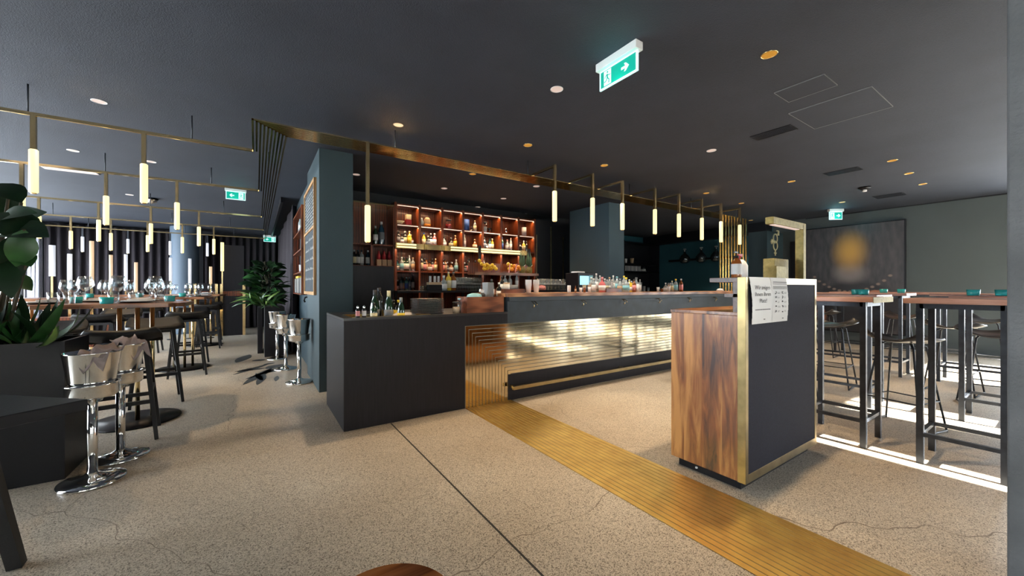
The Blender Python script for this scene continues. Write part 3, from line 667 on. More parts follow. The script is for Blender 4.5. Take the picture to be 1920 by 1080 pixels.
bl = bpy.data.lights.new('shelf_light', 'AREA'); bl.shape = 'RECTANGLE'; bl.size = 7 * BW; bl.size_y = .03; bl.energy = 4; bl.color = (1, .66, .38)
for zz in (2.565, 2.225): o = bpy.data.objects.new('shelf_light', bl); C.objects.link(o); o.location = (bx0 + 3.5 * BW, SY + .05, zz)
o = bpy.data.objects.new('shelf_light', bl); C.objects.link(o); o.location = (bx0 + 3.5 * BW, SY - .04, 1.84)
# lit brass beam across the middle of the shelving
lb_ = empty('brass_light_beam', 'brass beam with glowing tubes across the middle of the bar shelves', 'light', (bx0 - .03, SY - .10, 1.905))
BLn = xs(985) - bx0
MB().box(0, BLn, .0, .06, -.055, .035).build('brass_beam', 'brass', lb_)
for x0, x1 in ((.0, .34), (.95, 2.45)):
    for z in (.012, -.032): MB().box(x0 + .02, x1, -.012, .0, z - .012, z + .012).build('light_strip', 'tube', lb_)
for x in (.48, .80): MB().box(x, x + .05, -.014, .0, -.05, .03).build('brass_clip', 'brass_leaf', lb_)

def rowput(bay, row, keys, wname, y=.10, sc=.93, depth2=False):
    n_ = len(keys); x0 = bx0 + bay * BW + .06; x1 = bx0 + (bay + 1) * BW - .06
    for i, key in enumerate(keys):
        if key is None: continue
        x = x0 + (x1 - x0) * (i + .5) / n_ + R.uniform(-.008, .008)
        put_bottle(key, (x, SY + y + (R.uniform(0, .08)), zr[row]), '%s in the %s bay, %s' % (ORD[i], ORD[bay], wname), 'bottles on the bar shelves', sc)
S, Q, W_, Z_, L_ = 'spirit', 'squat', 'wine', 'fizz', 'slim'
up_ = 'shelf above the beam'
rowput(0, 2, [(S, 'dark', 'grey', 'dark'), (Q, 'dark', 'white', 'dark'), (S, 'dark', 'cream', 'white'), (S, 'yellow', 'yellow', 'tan'), (Q, 'amber', 'white', 'tan')], up_)
rowput(1, 2, [None, (S, 'yellow', 'cream', 'blue'), (Q, 'dark', 'grey', 'silver'), (S, 'dark', 'white', 'silver'), (S, 'pink', 'white', 'white')], up_)
rowput(2, 2, [(Q, 'clear', 'white', 'dark'), None, (Q, 'dark', 'cream', 'grey'), (S, 'amber', 'yellow', 'tan')], up_)
rowput(3, 2, [(L_, 'clear', 'silver', 'silver'), None, (Q, 'amber', 'cream', 'tan')], up_)
rowput(4, 2, [(S, 'blue', 'grey', 'dark'), (Q, 'dark', 'white', 'dark'), (S, 'teal', 'white', 'dark'), (S, 'yellow', 'cream', 'white')], up_)
rowput(5, 2, [(L_, 'teal', 'blue', 'blue'), None, (S, 'clear', 'silver', 'pink'), (L_, 'clear', 'white', 'pink')], up_)
rowput(6, 2, [(Q, 'dark', None, 'dark'), (S, 'yellow', 'cream', 'white'), (S, 'dark', None, 'dark')], up_)
pal = [(S, 'clear', 'lightblue', 'silver'), (S, 'green', 'white', 'dark'), (L_, 'clear', 'grey', 'silver'), (Q, 'teal', 'white', 'dark'), (S, 'clear', 'tan', 'tan'), (S, 'dark', 'pink', 'dark'), (Q, 'amber', 'white', 'dark'), (L_, 'dark', 'cream', 'red' if 0 else 'dark'), (S, 'amber', 'cream', 'tan'), (S, 'amber', 'tan', 'dark'), (Q, 'dark', 'grey', 'silver')]
dn = 'shelf below the beam'
rowput(0, 1, [pal[3], pal[0], pal[1], pal[1], pal[2], pal[4]], dn)
rowput(1, 1, [pal[7], pal[5], pal[9], pal[6], pal[5], pal[8]], dn)
rowput(2, 1, [pal[5], pal[9], pal[10], pal[6], pal[10], pal[0]], dn)
rowput(3, 1, [pal[10], pal[5], pal[7], pal[10], pal[5]], dn)
rowput(4, 1, [pal[7], pal[6], None, pal[10]], dn)
rowput(5, 1, [pal[10], None, pal[6], None], dn)
lw = 'lowest lit shelf'
rowput(0, 0, [(Q, 'dark', 'silver', 'silver'), (S, 'blue', 'grey', 'dark'), (S, 'dark', 'tan', 'dark'), (S, 'teal', 'teal' if 0 else 'blue', 'silver'), (S, 'blue', None, 'grey'), (L_, 'dark', 'grey', 'dark')], lw)
# top row oddments
def bayx(b, f): return bx0 + (b + f) * BW
def lathe_thing(name, label, cat, parts, loc, group=None, seg=18, rz=0):
    if len(parts) == 1: return tag(MB().lathe(parts[0][1], seg=seg).build(name, parts[0][2], loc=loc, rz=rz), label, cat, group)
    e = empty(name, label, cat, loc, rz, group)
    for pn, pf, m in parts: MB().lathe(pf, seg=seg).build(pn, m, e)
    return e
T = zr[3]
def box_thing(name, label, cat, x, y, z, w_, d_, h_, m, rz=0, group=None, bevel=.003):
    return tag(MB().box(-w_ / 2, w_ / 2, -d_ / 2, d_ / 2, 0, h_).build(name, m, loc=(x, y, z), rz=rz, bevel=bevel), label, cat, group)
def jar(label, loc, fill, sc=1., name='glass_jar', lid='l_dark'):
    e = empty(name, label, 'jar', loc); e.scale = (sc,) * 3
    MB().lathe([(.001, 0), (.05, 0), (.052, .005), (.052, .12), (.045, .13), (.045, .14)], seg=18).build('jar_glass', 'glass', e)
    MB().lathe([(0, .004), (.047, .004), (.047, .085), (0, .085)], seg=14).build('filling', fill, e)
    MB().lathe([(0, .155), (.047, .155), (.048, .14), (0, .14)], seg=16).build('lid', lid, e)
    return e
lathe_thing('bowl', 'pale bowl on the top shelf, first bay', 'bowl', [('b', [(0, 0), (.03, 0), (.09, .07), (.085, .07), (.028, .008), (0, .008)], 'l_cream')], (bayx(0, .25), SY + .15, T))
e = empty('gift_tin', 'red and white tin on the top shelf, first bay', 'tin', (bayx(0, .62), SY + .13, T)); MB().box(-.045, .045, -.04, .04, 0, .105).build('tin_body', 'red', e, bevel=.003); MB().box(-.043, .043, -.038, .038, .105, .19).build('tin_lid', 'l_cream', e, bevel=.003)
lathe_thing('carafe', 'grey-blue carafe on the top shelf, second bay', 'carafe', [('b', [(0, 0), (.04, 0), (.045, .09), (.02, .14), (.022, .16), (0, .16)], 'g_clear')], (bayx(1, .2), SY + .14, T))
lathe_thing('woven_basket', 'orange patterned basket jar on the top shelf, second bay', 'basket', [('basket_body', [(0, 0), (.055, 0), (.06, .06), (0, .06)], 'orange'), ('basket_lid', [(.058, .06), (.055, .14), (.03, .175), (0, .175)], 'l_tan')], (bayx(1, .45), SY + .13, T))
jar('round glass jar with red filling on the top shelf, third bay', (bayx(2, .45), SY + .14, T), 'red', 1.15)
lathe_thing('blue_tin', 'tall blue tin on the top shelf, fourth bay', 'tin', [('b', [(0, 0), (.07, 0), (.07, .22), (0, .22)], 'l_blue')], (bayx(3, .33), SY + .17, T))
lathe_thing('glass_tumbler', 'light blue tumbler before the blue tin, fourth bay', 'glass', [('b', [(.001, .002), (.032, 0), (.036, .09)], 'glass')], (bayx(3, .48), SY + .06, T))
put_bottle((S, 'clear', 'cream', 'tan'), (bayx(3, .75), SY + .12, T), 'second in the fourth bay, top shelf', 'bottles on the bar shelves', .85)
jar('tall pale glass jar on the top shelf, fifth bay', (bayx(4, .22), SY + .12, T), 'l_grey', 1.3)
lathe_thing('glass_bowl', 'dark stemmed bowl on the top shelf, fifth bay', 'bowl', [('b', [(0, 0), (.04, 0), (.01, .01), (.01, .05), (.05, .10), (.045, .10), (0, .06)], 'g_dark')], (bayx(4, .55), SY + .14, T))
lathe_thing('shaker', 'small steel shaker on the top shelf, sixth bay', 'cocktail shaker', [('b', [(0, 0), (.025, 0), (.035, .08), (.025, .12), (.012, .14), (0, .14)], 'steel')], (bayx(5, .48), SY + .14, T))
lathe_thing('glass_bowl', 'little pale bowl on the top shelf, sixth bay', 'bowl', [('b', [(0, 0), (.02, 0), (.035, .03), (.03, .03), (0, .006)], 'l_cream')], (bayx(5, .1), SY + .12, T))
lathe_thing('silver_tin', 'silver embossed tin on the top shelf, seventh bay', 'tin', [('tin_body', [(0, 0), (.05, 0), (.05, .17), (0, .17)], 'l_silver'), ('tin_lid', [(.051, .17), (.051, .185), (0, .185)], 'l_white')], (bayx(6, .55), SY + .13, T))

# low cabinet section between pillar and shelving
lx0, lx1 = .97, bx0 - .02
ls = empty('corner_shelf', 'darker walnut shelf unit between the pillar and the tall bar shelves', 'shelving', (lx0, SY + .02, 0))
lw_ = lx1 - lx0; mid = xs(722) - lx0 - .0
mid = xs(698) - lx0
for x in (0, mid, lw_): MB().box(x - .018, x + .018, .0, .34, .0, 1.905 if x == mid else 2.54).build('upright', 'shelfwood', ls)
for z in (.9, 1.56, 1.905): MB().box(0, lw_, 0, .34, z - .02, z).build('shelf_board', 'shelfwood', ls)
MB().box(0, lw_, .34, .36, 0, 2.54).build('back_panel', 'shelfwood', ls)
MB().box(-.02, lw_, -.01, .35, 2.54, 2.562).build('top_trim', 'brass', ls)
y_ = SY + .12
for i, (u, key) in enumerate(((664, (S, 'dark', 'cream', 'silver')), (671, (S, 'dark', 'white', 'dark')), (678, (S, 'clear', 'white', 'dark')), (690, (S, 'blue', 'white', 'silver')))):
    put_bottle(key, (xs(u, y_), y_, 1.56), '%s from the pillar in the corner shelf' % ORD[i], 'bottles in the corner shelf', .98)
for i, (u, key) in enumerate(((704, (W_, 'green', 'white', 'silver')), (715, (W_, 'blue', 'grey', 'silver')))):
    put_bottle(key, (xs(u, y_), y_, 1.905), '%s on top of the corner shelf' % ('shorter one' if i == 0 else 'taller one'), 'bottles in the corner shelf', (1.0, 1.25)[i])
for i, u in enumerate((710, 720, 730)):
    e = empty('boxed_bottle', 'red bottle set in a cream box, %s of three in the corner shelf' % ORD[i], 'bottle', (xs(u, y_), y_, 1.56), 0, 'red bottles in cream boxes')
    MB().box(-.036, .036, -.036, .036, 0, .105).build('carton', 'l_tan', e); MB().lathe([(0, .105), (.03, .105), (.032, .17), (.015, .21), (.012, .25), (0, .25)], seg=12).build('bottle_glass', 'red', e)
for i, (u0, u1) in enumerate(((663, 678), (702, 717))):
    xa, xb = xs(u0, y_), xs(u1, y_)
    tag(MB().box(xa, xb, y_, y_ + .01, 1.28, 1.50).build('white_card', 'paper'), 'bright white card standing in the lower corner shelf, %s of two' % ORD[i], 'card')
for i, u in enumerate((666, 681)):
    put_bottle((S, 'dark', None, 'dark'), (xs(u, y_), y_ - .03, 1.25), '%s in front of the white card' % ORD[i], 'bottles in the corner shelf', .9)
# grey hood panel beside the pillar
gp = empty('beer_cooler', 'tall plain dark grey cabinet beside the pillar, behind the low counter', 'cabinet', (.985, 5.0, 0))
MB().box(0, xs(738, 5.0) - .985, 0, .5, .05, 1.48).build('cabinet_body', 'mdf', gp, bevel=.004); MB().box(.0, xs(738, 5.0) - .985, -.004, .0, .95, .955).build('door_gap', 'black', gp)

# ---------------------------------------------------------------- work bench and glass shelf behind the bar
wb = empty('back_workbench', 'black bench and raised glass shelf behind the bar', 'workbench', (1.52, 4.95, 0))
MB().box(0, 3.6, .0, .65, 0, .88).build('bench_body', 'black', wb, bevel=.004)
MB().box(0, 3.25, -.02, .28, 1.135, 1.165).build('glass_shelf', 'black', wb, bevel=.003)
for x in (.02, 1.0, 2.1, 3.2): MB().bar((x, .13, .88), (x, .13, 1.14), .03).build('shelf_support', 'black', wb)
GY = 5.02; GZ = 1.165
def gx(u, y=GY): return xs(u, y)
def tumbler_mesh(h=.09, r=.030): return [(.001, .004), (r * .85, 0), (r, h), (r * .95, h), (r * .8, .008), (.001, .008)]
TB = Once(tag(MB().lathe(tumbler_mesh(), seg=12).build('glass_tumbler', 'glass'), '', 'glass'))
for tier in range(2):
    for i in range(11):
        x = gx(851, GY) + i * .043 * 1.0
        for row in range(2):
            if tier == 1 and False: continue
            TB.put((x + .01 * row, GY + row * .07 - .02, GZ + tier * .098), 0, 'clear tumbler, %s in the %s row, %s tier of the glass block' % (ORD[i], ('front', 'rear')[row], ('lower', 'upper')[tier]), 'stacked tumblers left of the fruit shelf' if 0 else 'stacked tumblers by the fruit shelf')
    tag(MB().box(gx(851) - .03, gx(851) + 11 * .043, GY - .06, GY + .10, GZ + .092, GZ + .096).build('tumbler_tray', 'glass'), '', '') if False else None
tag(MB().box(gx(851) - .03, gx(851) + 11 * .043, GY - .05, GY + .09, GZ + .0915, GZ + .0965).build('tumbler_tray', 'l_silver'), 'thin tray between the two tiers of stacked tumblers', 'tray')
for tier in range(2):
    for i in range(8):
        x = gx(1012) + i * .075
        TB.put((x, GY, GZ + tier * .098), 0, 'clear tumbler, %s along the %s tier of glasses beside the coffee machine' % (ORD[i], ('lower', 'upper')[tier]), 'stacked tumblers by the coffee machine', (1.1, 1.1, 1))
tag(MB().box(gx(1012) - .04, gx(1012) + 7.6 * .075, GY - .04, GY + .04, GZ + .0915, GZ + .0965).build('tumbler_tray', 'l_silver'), 'thin tray between the glasses beside the coffee machine', 'tray')
for i in range(4):
    TB.put((gx(790) + i * .045, GY, GZ), 0, 'small clear tumbler, %s in the short line by the spout tray' % ORD[i], 'short line of tumblers by the spout tray', (.8, .8, .7))
# spout tray
e = empty('spout_tray', 'dark tray with three upright grey pourers on the glass shelf', 'tray', (gx(815), GY, GZ))
MB().box(-.10, .10, -.05, .05, 0, .08).build('tray_body', 'l_blue' if 0 else 'black', e, bevel=.004)
MB().box(-.10, .09, -.045, .045, .08, .115).build('garnish_filling', 'l_tan', e)
for x in (-.065, .0, .055): MB().box(x - .013, x + .013, -.012, .012, .10, .20).build('pourer', 'l_silver', e)
for i, (u, key) in enumerate(((831, (Q, 'clear', 'white', 'white')), (840, (S, 'yellow', 'cream', 'cream')), (849, (S, 'amber', 'white', 'grey')))):
    put_bottle(key, (gx(u), GY - .02, GZ), '%s of three on the glass shelf' % ORD[i], 'bottles on the glass shelf', 1.05)
# hanging fruit shelf
fs = empty('fruit_shelf', 'walnut fruit trough on two dark posts above the glass shelf', 'shelf', (0, 0, 0))
FX0, FX1, FYc, FZ = gx(884, 5.05), gx(1002, 5.05), 5.05, 1.415
MB().box(FX0, FX1, FYc - .10, FYc + .12, FZ - .015, FZ).build('shelf_board', 'walnut_x', fs); MB().box(FX0, FX1, FYc + .10, FYc + .115, FZ, FZ + .17).build('rear_board', 'shelfwood', fs); MB().box(FX0, FX1, FYc - .115, FYc - .10, FZ - .02, FZ + .02).build('front_lip', 'walnut_x', fs)
for u in (907, 1000): MB().bar((gx(u, 5.05), FYc + .13, GZ), (gx(u, 5.05), FYc + .13, 1.85), .035).build('post', 'black', fs)
LM = Once(tag(MB().lathe([(0, -.034), (.012, -.030), (.024, -.016), (.027, 0), (.024, .016), (.012, .030), (0, .034)], seg=14).build('lemon', 'lemon'), '', 'lemon'))
OG = Once(tag(MB().lathe([(0, -.033), (.018, -.028), (.030, -.014), (.034, 0), (.030, .014), (.018, .028), (0, .033)], seg=16).build('orange', 'orange'), '', 'orange'))
for i, (u, v) in enumerate(((899, 489), (903, 495), (908, 498), (913, 496), (918, 499), (923, 497), (927, 501), (914, 503), (921, 504), (908, 504), (930, 504))):
    p = py(u, v, FYc + R.uniform(-.03, .05)); p.z = max(p.z, FZ + .028); o = LM.put(tuple(p), 0, 'yellow lemon heaped on the fruit shelf beside the first post', 'lemons on the fruit shelf'); o.rotation_euler = (R.uniform(0, 3), R.uniform(0, 3), 0)
for i, (u, v) in enumerate(((953, 495), (958, 498), (963, 501), (968, 504), (955, 504))):
    p = py(u, v, FYc + R.uniform(-.03, .04)); p.z = max(p.z, FZ + .028); o = LM.put(tuple(p), 0, 'yellow lemon heaped on the fruit shelf beside the oranges', 'lemons by the oranges'); o.rotation_euler = (R.uniform(0, 3), R.uniform(0, 3), 0)
for i, (u, v) in enumerate(((965, 499), (972, 501), (975, 505), (967, 505), (960, 505))):
    p = py(u, v, FYc + R.uniform(-.05, .0)); p.z = max(p.z, FZ + .033); OG.put(tuple(p), 0, 'orange on the fruit shelf beside the pineapples', 'oranges on the fruit shelf')
def leafquad(m, base, tip, wd, up=(0, 0, 1), bend=.15, mi=0, segs=5, fold=.25):
    base, tip = Vector(base), Vector(tip); d = tip - base; L_ = d.length; s_ = d.cross(Vector(up))
    if s_.length < 1e-4: s_ = Vector((1, 0, 0))
    s_.normalize(); nrm = s_.cross(d).normalized(); pr = None
    for k in range(segs + 1):
        t = k / segs; c = base + d * t + nrm * (math.sin(t * PI) * bend * L_); hw = wd * .5 * (math.sin(PI * min(1, t * 1.0 + .02)) ** .75 if 0 < t < 1 else .04)
        row = [m.bm.verts.new(c - s_ * hw + nrm * hw * fold), m.bm.verts.new(c), m.bm.verts.new(c + s_ * hw + nrm * hw * fold)]
        if pr:
            for a in (0, 1): f = m.bm.faces.new((pr[a], pr[a + 1], row[a + 1], row[a])); f.material_index = mi; f.smooth = True
        pr = row
for i, (u, y) in enumerate(((979, 5.03), (992, 5.06))):
    e = empty('pineapple', ('taller' if i == 0 else 'second') + ' pineapple standing on the fruit shelf, ' + ('nearer the oranges' if i == 0 else 'beside the end post'), 'pineapple', (gx(u, y), y, FZ))
    MB().lathe([(0, 0), (.035, .003), (.052, .04), (.054, .08), (.042, .125), (0, .135)], seg=18).build('fruit_body', 'pineapple', e)
    m = MB(); 
    for k in range(26):
        a = k * 2.4; h = .04 + k * .007; r_ = .10 - k * .003
        leafquad(m, (0, 0, .125), (math.cos(a) * r_ * .8, math.sin(a) * r_ * .8, .13 + h * 1.15), .022, bend=-.15, fold=.4, segs=4)
    m.build('leaf_crown', 'crown', e)
for i, (u, m_) in enumerate(((955, 'l_pink'), (967, 'l_pink'))):
    p = gx(u, 4.92); tag(MB().bar((p, 4.93, FZ + .022), (p + .02, 4.93, FZ + .16), .022, .006).build('price_stick', m_), 'pale wooden stick leaning in the fruit shelf, %s of two' % ORD[i], 'stick')
# coffee machine / till
cm = empty('coffee_machine', 'dark boxy machine with a bright blue-white screen beyond the bar', 'machine', (gx(1083, 4.4), 4.38, 0))
cw = gx(1110, 4.4) - gx(1083, 4.4)
MB().box(0, cw + .03, 0, .3, .9, 1.44).build('machine_body', 'black', cm, bevel=.006)
MB().box(.03, cw * .70, -.006, 0, 1.25, 1.39).build('screen', mat('till_screen', (.1, .3, .5), .2, emit=(.25, .60, .85), es=.6), cm)
MB().box(cw * .74, cw * .98, -.005, 0, 1.22, 1.40).build('glass_window', 'l_lightblue', cm)
MB().box(.03, cw * .6, .05, .2, 1.44, 1.462).build('cup_lid', 'cloth_white', cm, bevel=.005)
tag(MB().box(gx(1083, 4.4), gx(1110, 4.4), 4.38, 4.68, 0, .898).build('machine_stand', 'black'), 'black stand under the machine with the screen', 'stand')
# dark panels with brass verticals beyond the shelving
for i, u in enumerate((1033, 1056)):
    pass
pn = empty('brass_edged_panel', 'tall near-black panels with slim brass uprights past the bar shelves', 'panel', (bx1 + .02, SY + .0, 0))
MB().box(0, 5.9 - bx1, 0, .3, 0, 2.62).build('dark_board', 'darkwall', pn)
for u in (1006, 1033, 1056): MB().box(xs(u) - bx1 - .035, xs(u) - bx1 - .012, -.01, 0, .3, 2.3 if u != 1033 else 2.5).build('brass_upright', 'brass_dull', pn)
# nook with cups beyond the second pillar
nk = empty('cup_cabinet', 'black open cabinet with cups and papers past the second pillar', 'cabinet', (8.9, 7.45, 0))
nx = 10.56 - 8.9
MB().box(0, nx, .36, .40, 0, 2.6).box(0, .03, 0, .36, 0, 2.6).box(nx - .03, nx, 0, .36, 0, 2.6).build('cabinet_body', 'darkwall', nk)
CS = [py(1195, v, 7.45).z for v in (494, 508.5, 549)]
for z in CS + [2.57]: MB().box(.03, nx - .03, .0, .36, z - .03, z).build('shelf_board', 'black', nk)
def nx_(u, y=7.55): return xs(u, y)
cup_pf = [(.001, 0), (.03, 0), (.045, .10), (.042, .10), (.028, .006), (.001, .006)]
for i, (u, m_, s_) in enumerate(((1173, 'l_white', 1.1), (1185, 'l_tan', 1.3), (1192, 'glass', 1.0))):
    lathe_thing('cup', ('pale mug', 'tan pot', 'thin glass')[i] + ' on the upper shelf of the black cup cabinet', 'cup', [('b', [(r * s_, z * s_ * 1.2) for r, z in cup_pf], m_)], (nx_(u), 7.55, CS[0]))
for i in range(9):
    tag(MB().box(-.012, .012, -.05, .05, 0, .155).build('menu_card', 'l_silver' if i % 2 else 'l_white', loc=(nx_(1171 + i * 3.4), 7.55, CS[1])), 'upright pale card, %s in the row on the middle shelf of the cup cabinet' % ORD[i], 'card', 'cards in the cup cabinet')
lathe_thing('jug', 'white and dark jug at the end of the middle cup cabinet shelf', 'jug', [('jug_body', [(0, 0), (.09, 0), (.07, .08), (0, .08)], 'l_white'), ('jug_lid', [(.071, .08), (.085, .19), (0, .19)], 'black')], (nx_(1206), 7.55, CS[1]))
for i, (u, h, m_) in enumerate(((1172, .25, 'l_grey'), (1200, .32, 'l_silver'), (1206, .20, 'l_white'), (1214, .16, 'g_clear'))):
    lathe_thing('canister', '%s canister along the low shelf of the cup cabinet' % ORD[i], 'canister', [('b', [(0, 0), (.04, 0), (.04, h), (0, h)], m_)], (nx_(u), 7.52, CS[2]))
# demijohns on a wall bar
db = tag(MB().box(XR - .38, XR - .30, 5.0, 6.9, 1.975, 2.03).box(XR - .38, XR, 6.6, 6.64, 1.98, 2.02).box(XR - .38, XR, 5.6, 5.64, 1.98, 2.02).build('wall_rail', 'black'), 'black wall rail carrying three round glass flasks', 'rail')
for i, u in enumerate((1284, 1315, 1343)):
    q = ray(u, 475); x = XR - .34; y = x * q.y / q.x
    e = empty('glass_flask', 'round black glass flask on the teal wall rail, %s of three' % ORD[i], 'flask', (x, y, 1.96), 0, 'flasks on the wall rail')
    MB().lathe([(0, -.05), (.06, -.05), (.12, -.02), (.145, .06), (.135, .12), (.09, .18), (.035, .23), (.028, .33), (.034, .34), (0, .34)], seg=22).build('flask_body', 'flask_glass', e)
    MB().lathe([(.036, .335), (.04, .345), (.038, .37), (0, .375)], seg=14).build('stopper', 'l_silver', e)
for z in ():
    pass
# ---------------------------------------------------------------- things on the low counter
CT = .945
def cpos(u, y): return xs(u, y)
wl = .866
for i, (u, y, key, s_, z) in enumerate(((703, 3.78, (Z_, 'green', 'grey', 'dark'), 1.0, wl), (711, 3.86, (W_, 'dark', None, 'dark'), 1.1, wl), (729, 3.72, (Z_, 'green', 'grey', 'cream'), .98, wl), (701, 3.60, (S, 'green', 'cream', 'dark'), .80, wl), (752, 3.56, (Z_, 'green', 'yellow', 'grey'), .78, wl), (738, 3.84, (S, 'dark', 'yellow', 'dark'), .86, wl), (747, 3.80, (S, 'dark', 'yellow', 'yellow'), .86, wl))):
    put_bottle(key, (cpos(u, y), y, z), ('tallest at the back', 'plain one', 'by the ice', 'short one in front', 'at the end', 'small one behind', 'yellow cap')[i] + ' in the ice well', 'bottles in the ice well', s_)
for i, (u, m_) in enumerate(((671, 'l_pink'), (683, 'l_white'))):
    e = empty('bitters_bottle', 'tiny dark bitters bottle with %s label at the corner of the low counter' % ('pink', 'white')[i], 'bottle', (cpos(u, 3.475), 3.478, CT))
    MB().lathe([(0, 0), (.017, 0), (.018, .004), (.018, .065), (.008, .08), (.008, .095), (0, .095)], seg=14).build('bottle_glass', 'g_dark', e); MB().lathe([(.0183, .014), (.0183, .058)], seg=14).build('paper_label', m_, e); MB().lathe([(.009, .08), (.010, .09), (.006, .105), (0, .105)], seg=10).build('bottle_cap', 'steel', e)
px_ = cpos(801, 3.68)
pl = [(0, 0), (.105, 0), (.165, .009), (.168, .011), (.160, .0105), (.10, .004), (0, .004)]
PL = Once(tag(MB().lathe(pl, seg=28).build('dark_plate', mat('dark_glaze', (.14, .18, .19), .2, coat=.6)), '', 'plate'))
for i in range(12): PL.put((px_ + R.uniform(-.004, .004), 3.68 + R.uniform(-.004, .004), CT + .0125 * i), 0, 'dark glazed plate, %s from the bottom of the stack on the low counter' % ORD[i], 'stacked dark plates on the low counter')
jar('big clear jar of mixed sachets beside the walnut box', (cpos(857, 3.52), 3.54, CT), 'l_tan', .75)
jar('taller clear jar of dark sachets against the walnut box', (cpos(868, 3.62), 3.64, CT), 'l_grey', .95, lid='l_lightblue')
wbx = empty('walnut_box', 'open walnut box on the low counter, against the bar end', 'box', (cpos(876, 3.46), 3.46, CT))
ww = cpos(945, 3.46) - cpos(876, 3.46)
MB().box(0, ww * .62, 0, .015, 0, .163).build('front_board', 'walnut_dark', wbx, bevel=.001); MB().box(ww * .62 + .001, ww, 0, .015, 0, .163).build('front_board', 'walnut_y' if 0 else 'walnut_dark', wbx, bevel=.001)
MB().box(0, ww, .22, .235, 0, .163).box(0, .015, .015, .22, 0, .163).box(ww - .015, ww, .015, .22, 0, .163).box(.015, ww - .015, .015, .22, .10, .115).build('box_shell', 'walnut_dark', wbx)
bz = CT + .115
m = MB(); m.lathe([(0, 0), (.07, 0), (.085, .03), (.07, .07), (.03, .085), (0, .085)], seg=10, ax=1.2, ay=.8)
tag(m.build('cloth_bundle', mat('pale_blue_cloth', (.25, .50, .58), .9, bump=1.0, bscale=30, var=.3), loc=(cpos(890, 3.58), 3.58, bz)), 'pale blue folded cleaning cloth in the walnut box', 'cloth')
e = empty('spray_bottle', 'black and white spray bottle standing in the walnut box', 'bottle', (cpos(905, 3.56), 3.56, bz))
MB().lathe([(0, 0), (.028, 0), (.03, .07), (.012, .09), (0, .09)], seg=14).build('bottle_body', 'l_dark', e); MB().bar((-.035, 0, .115), (.012, 0, .105), .022, .03).bar((.0, 0, .085), (.0, 0, .12), .02).build('spray_head', 'plastic_white', e)
box_thing('menu_holder', 'tall blue-grey card holder standing in the walnut box', 'holder', cpos(915, 3.60), 3.60, bz, .075, .12, .20, 'l_grey')
put_bottle((W_, 'green', 'white', 'dark'), (cpos(922, 3.64), 3.64, bz), 'standing in the walnut box', 'bottles round the walnut box', .78)
put_bottle((S, 'dark', 'white', 'white'), (cpos(934, 3.62), 3.60, bz), 'beside the wine bottle in the walnut box', 'bottles round the walnut box', .8)
# ---------------------------------------------------------------- things on the bar top
BT = 1.143; by = 3.60
def bp_(u, y=by): return xs(u, y)
def tray(label, u0, u1, y0, y1, h, name='wooden_caddy'):
    x0, x1 = bp_(u0, y0), bp_(u1, y0); e = empty(name, label, 'box', (x0, y0, BT)); W = x1 - x0; D = y1 - y0
    MB().box(0, W, 0, .010, 0, h).box(0, W, D - .01, D, 0, h).box(0, .01, .01, D - .01, 0, h).box(W - .01, W, .01, D - .01, 0, h).box(.01, W - .01, .01, D - .01, 0, .012).build('caddy_body', 'walnut_dark', e)
    return e
tray('low walnut tray of bar tools at the start of the bar top', 946, 985, 3.50, 3.78, .045)
lathe_thing('cream_jar', 'white jar lying in the low walnut tray', 'jar', [('jar_body', [(0, 0), (.035, 0), (.035, .09), (0, .09)], 'l_white'), ('jar_lid', [(.036, .09), (.036, .105), (0, .105)], 'l_tan')], (bp_(950, 3.6), 3.60, BT + .012))
lathe_thing('grey_tub', 'round dark grey tub in the low walnut tray', 'tub', [('b', [(0, 0), (.045, 0), (.06, .08), (.055, .08), (.04, .01), (0, .01)], 'l_grey')], (bp_(962, 3.66), 3.66, BT + .012))
put_bottle((S, 'dark', 'white', 'dark'), (bp_(941, 3.66), 3.66, BT), 'start of the bar top, before the tray', 'bottles on the bar top', .75)
for i, u in enumerate((944, 953, 966)):
    put_bottle([(S, 'clear', 'white', 'white'), (S, 'clear', 'grey', 'silver'), (L_, 'clear', 'silver', 'silver')][i], (gx(u + 3, 4.98), 4.98, GZ), '%s under the fruit shelf' % ORD[i], 'bottles under the fruit shelf', .95)
def cupstack(u, label, n_=1, s_=1., y=by, h=.115):
    e = empty('paper_cup', label, 'cup', (bp_(u, y), y, BT)); e.scale = (s_,) * 3
    MB().lathe([(0, 0), (.026, 0), (.037, h), (.034, h), (.024, .004), (0, .004)], seg=20).build('cup_wall', 'plastic_white', e); MB().lathe([(.037, h - .006), (.0395, h - .003), (.0375, h + .001)], seg=20).build('cup_rim', 'paper', e)
    return e
for j, u in enumerate((991, 1005.5)):
    for k in range(5):
        e = tag(MB().lathe([(0, 0), (.026, 0), (.036, .10), (.038, .103), (.034, .10), (.024, .004), (0, .004)], seg=18).build('paper_cup', 'plastic_white', loc=(bp_(u, 3.55), 3.55, BT + .012 * k)), 'white paper cup, %s from the bottom in the %s bar-top stack' % (ORD[k], ORD[j]), 'cup', 'stacked paper cups on the bar')
tag(MB().lathe([(0, 0), (.06, 0), (.07, .03), (.055, .07), (0, .085)], seg=12, ax=1.1).build('pink_cloth', mat('pink_cloth_fabric', (.62, .22, .18), .9, bump=1.0, bscale=40, var=.3), loc=(gx(1022, 4.9), 4.99, GZ)), 'crumpled pink cloth on the glass shelf behind the paper cups', 'cloth')
lathe_thing('cylinder_box', 'plain white cylinder standing alone on the bar top', 'canister', [('b', [(0, 0), (.020, 0), (.022, .005), (.022, .085), (.019, .09), (0, .09)], 'plastic_white')], (bp_(1067, 3.6), 3.60, BT))
put_bottle(('beer', 'amber', 'tan', 'dark'), (bp_(1079, 3.62), 3.62, BT), 'beside the white cylinder', 'bottles on the bar top', .55)
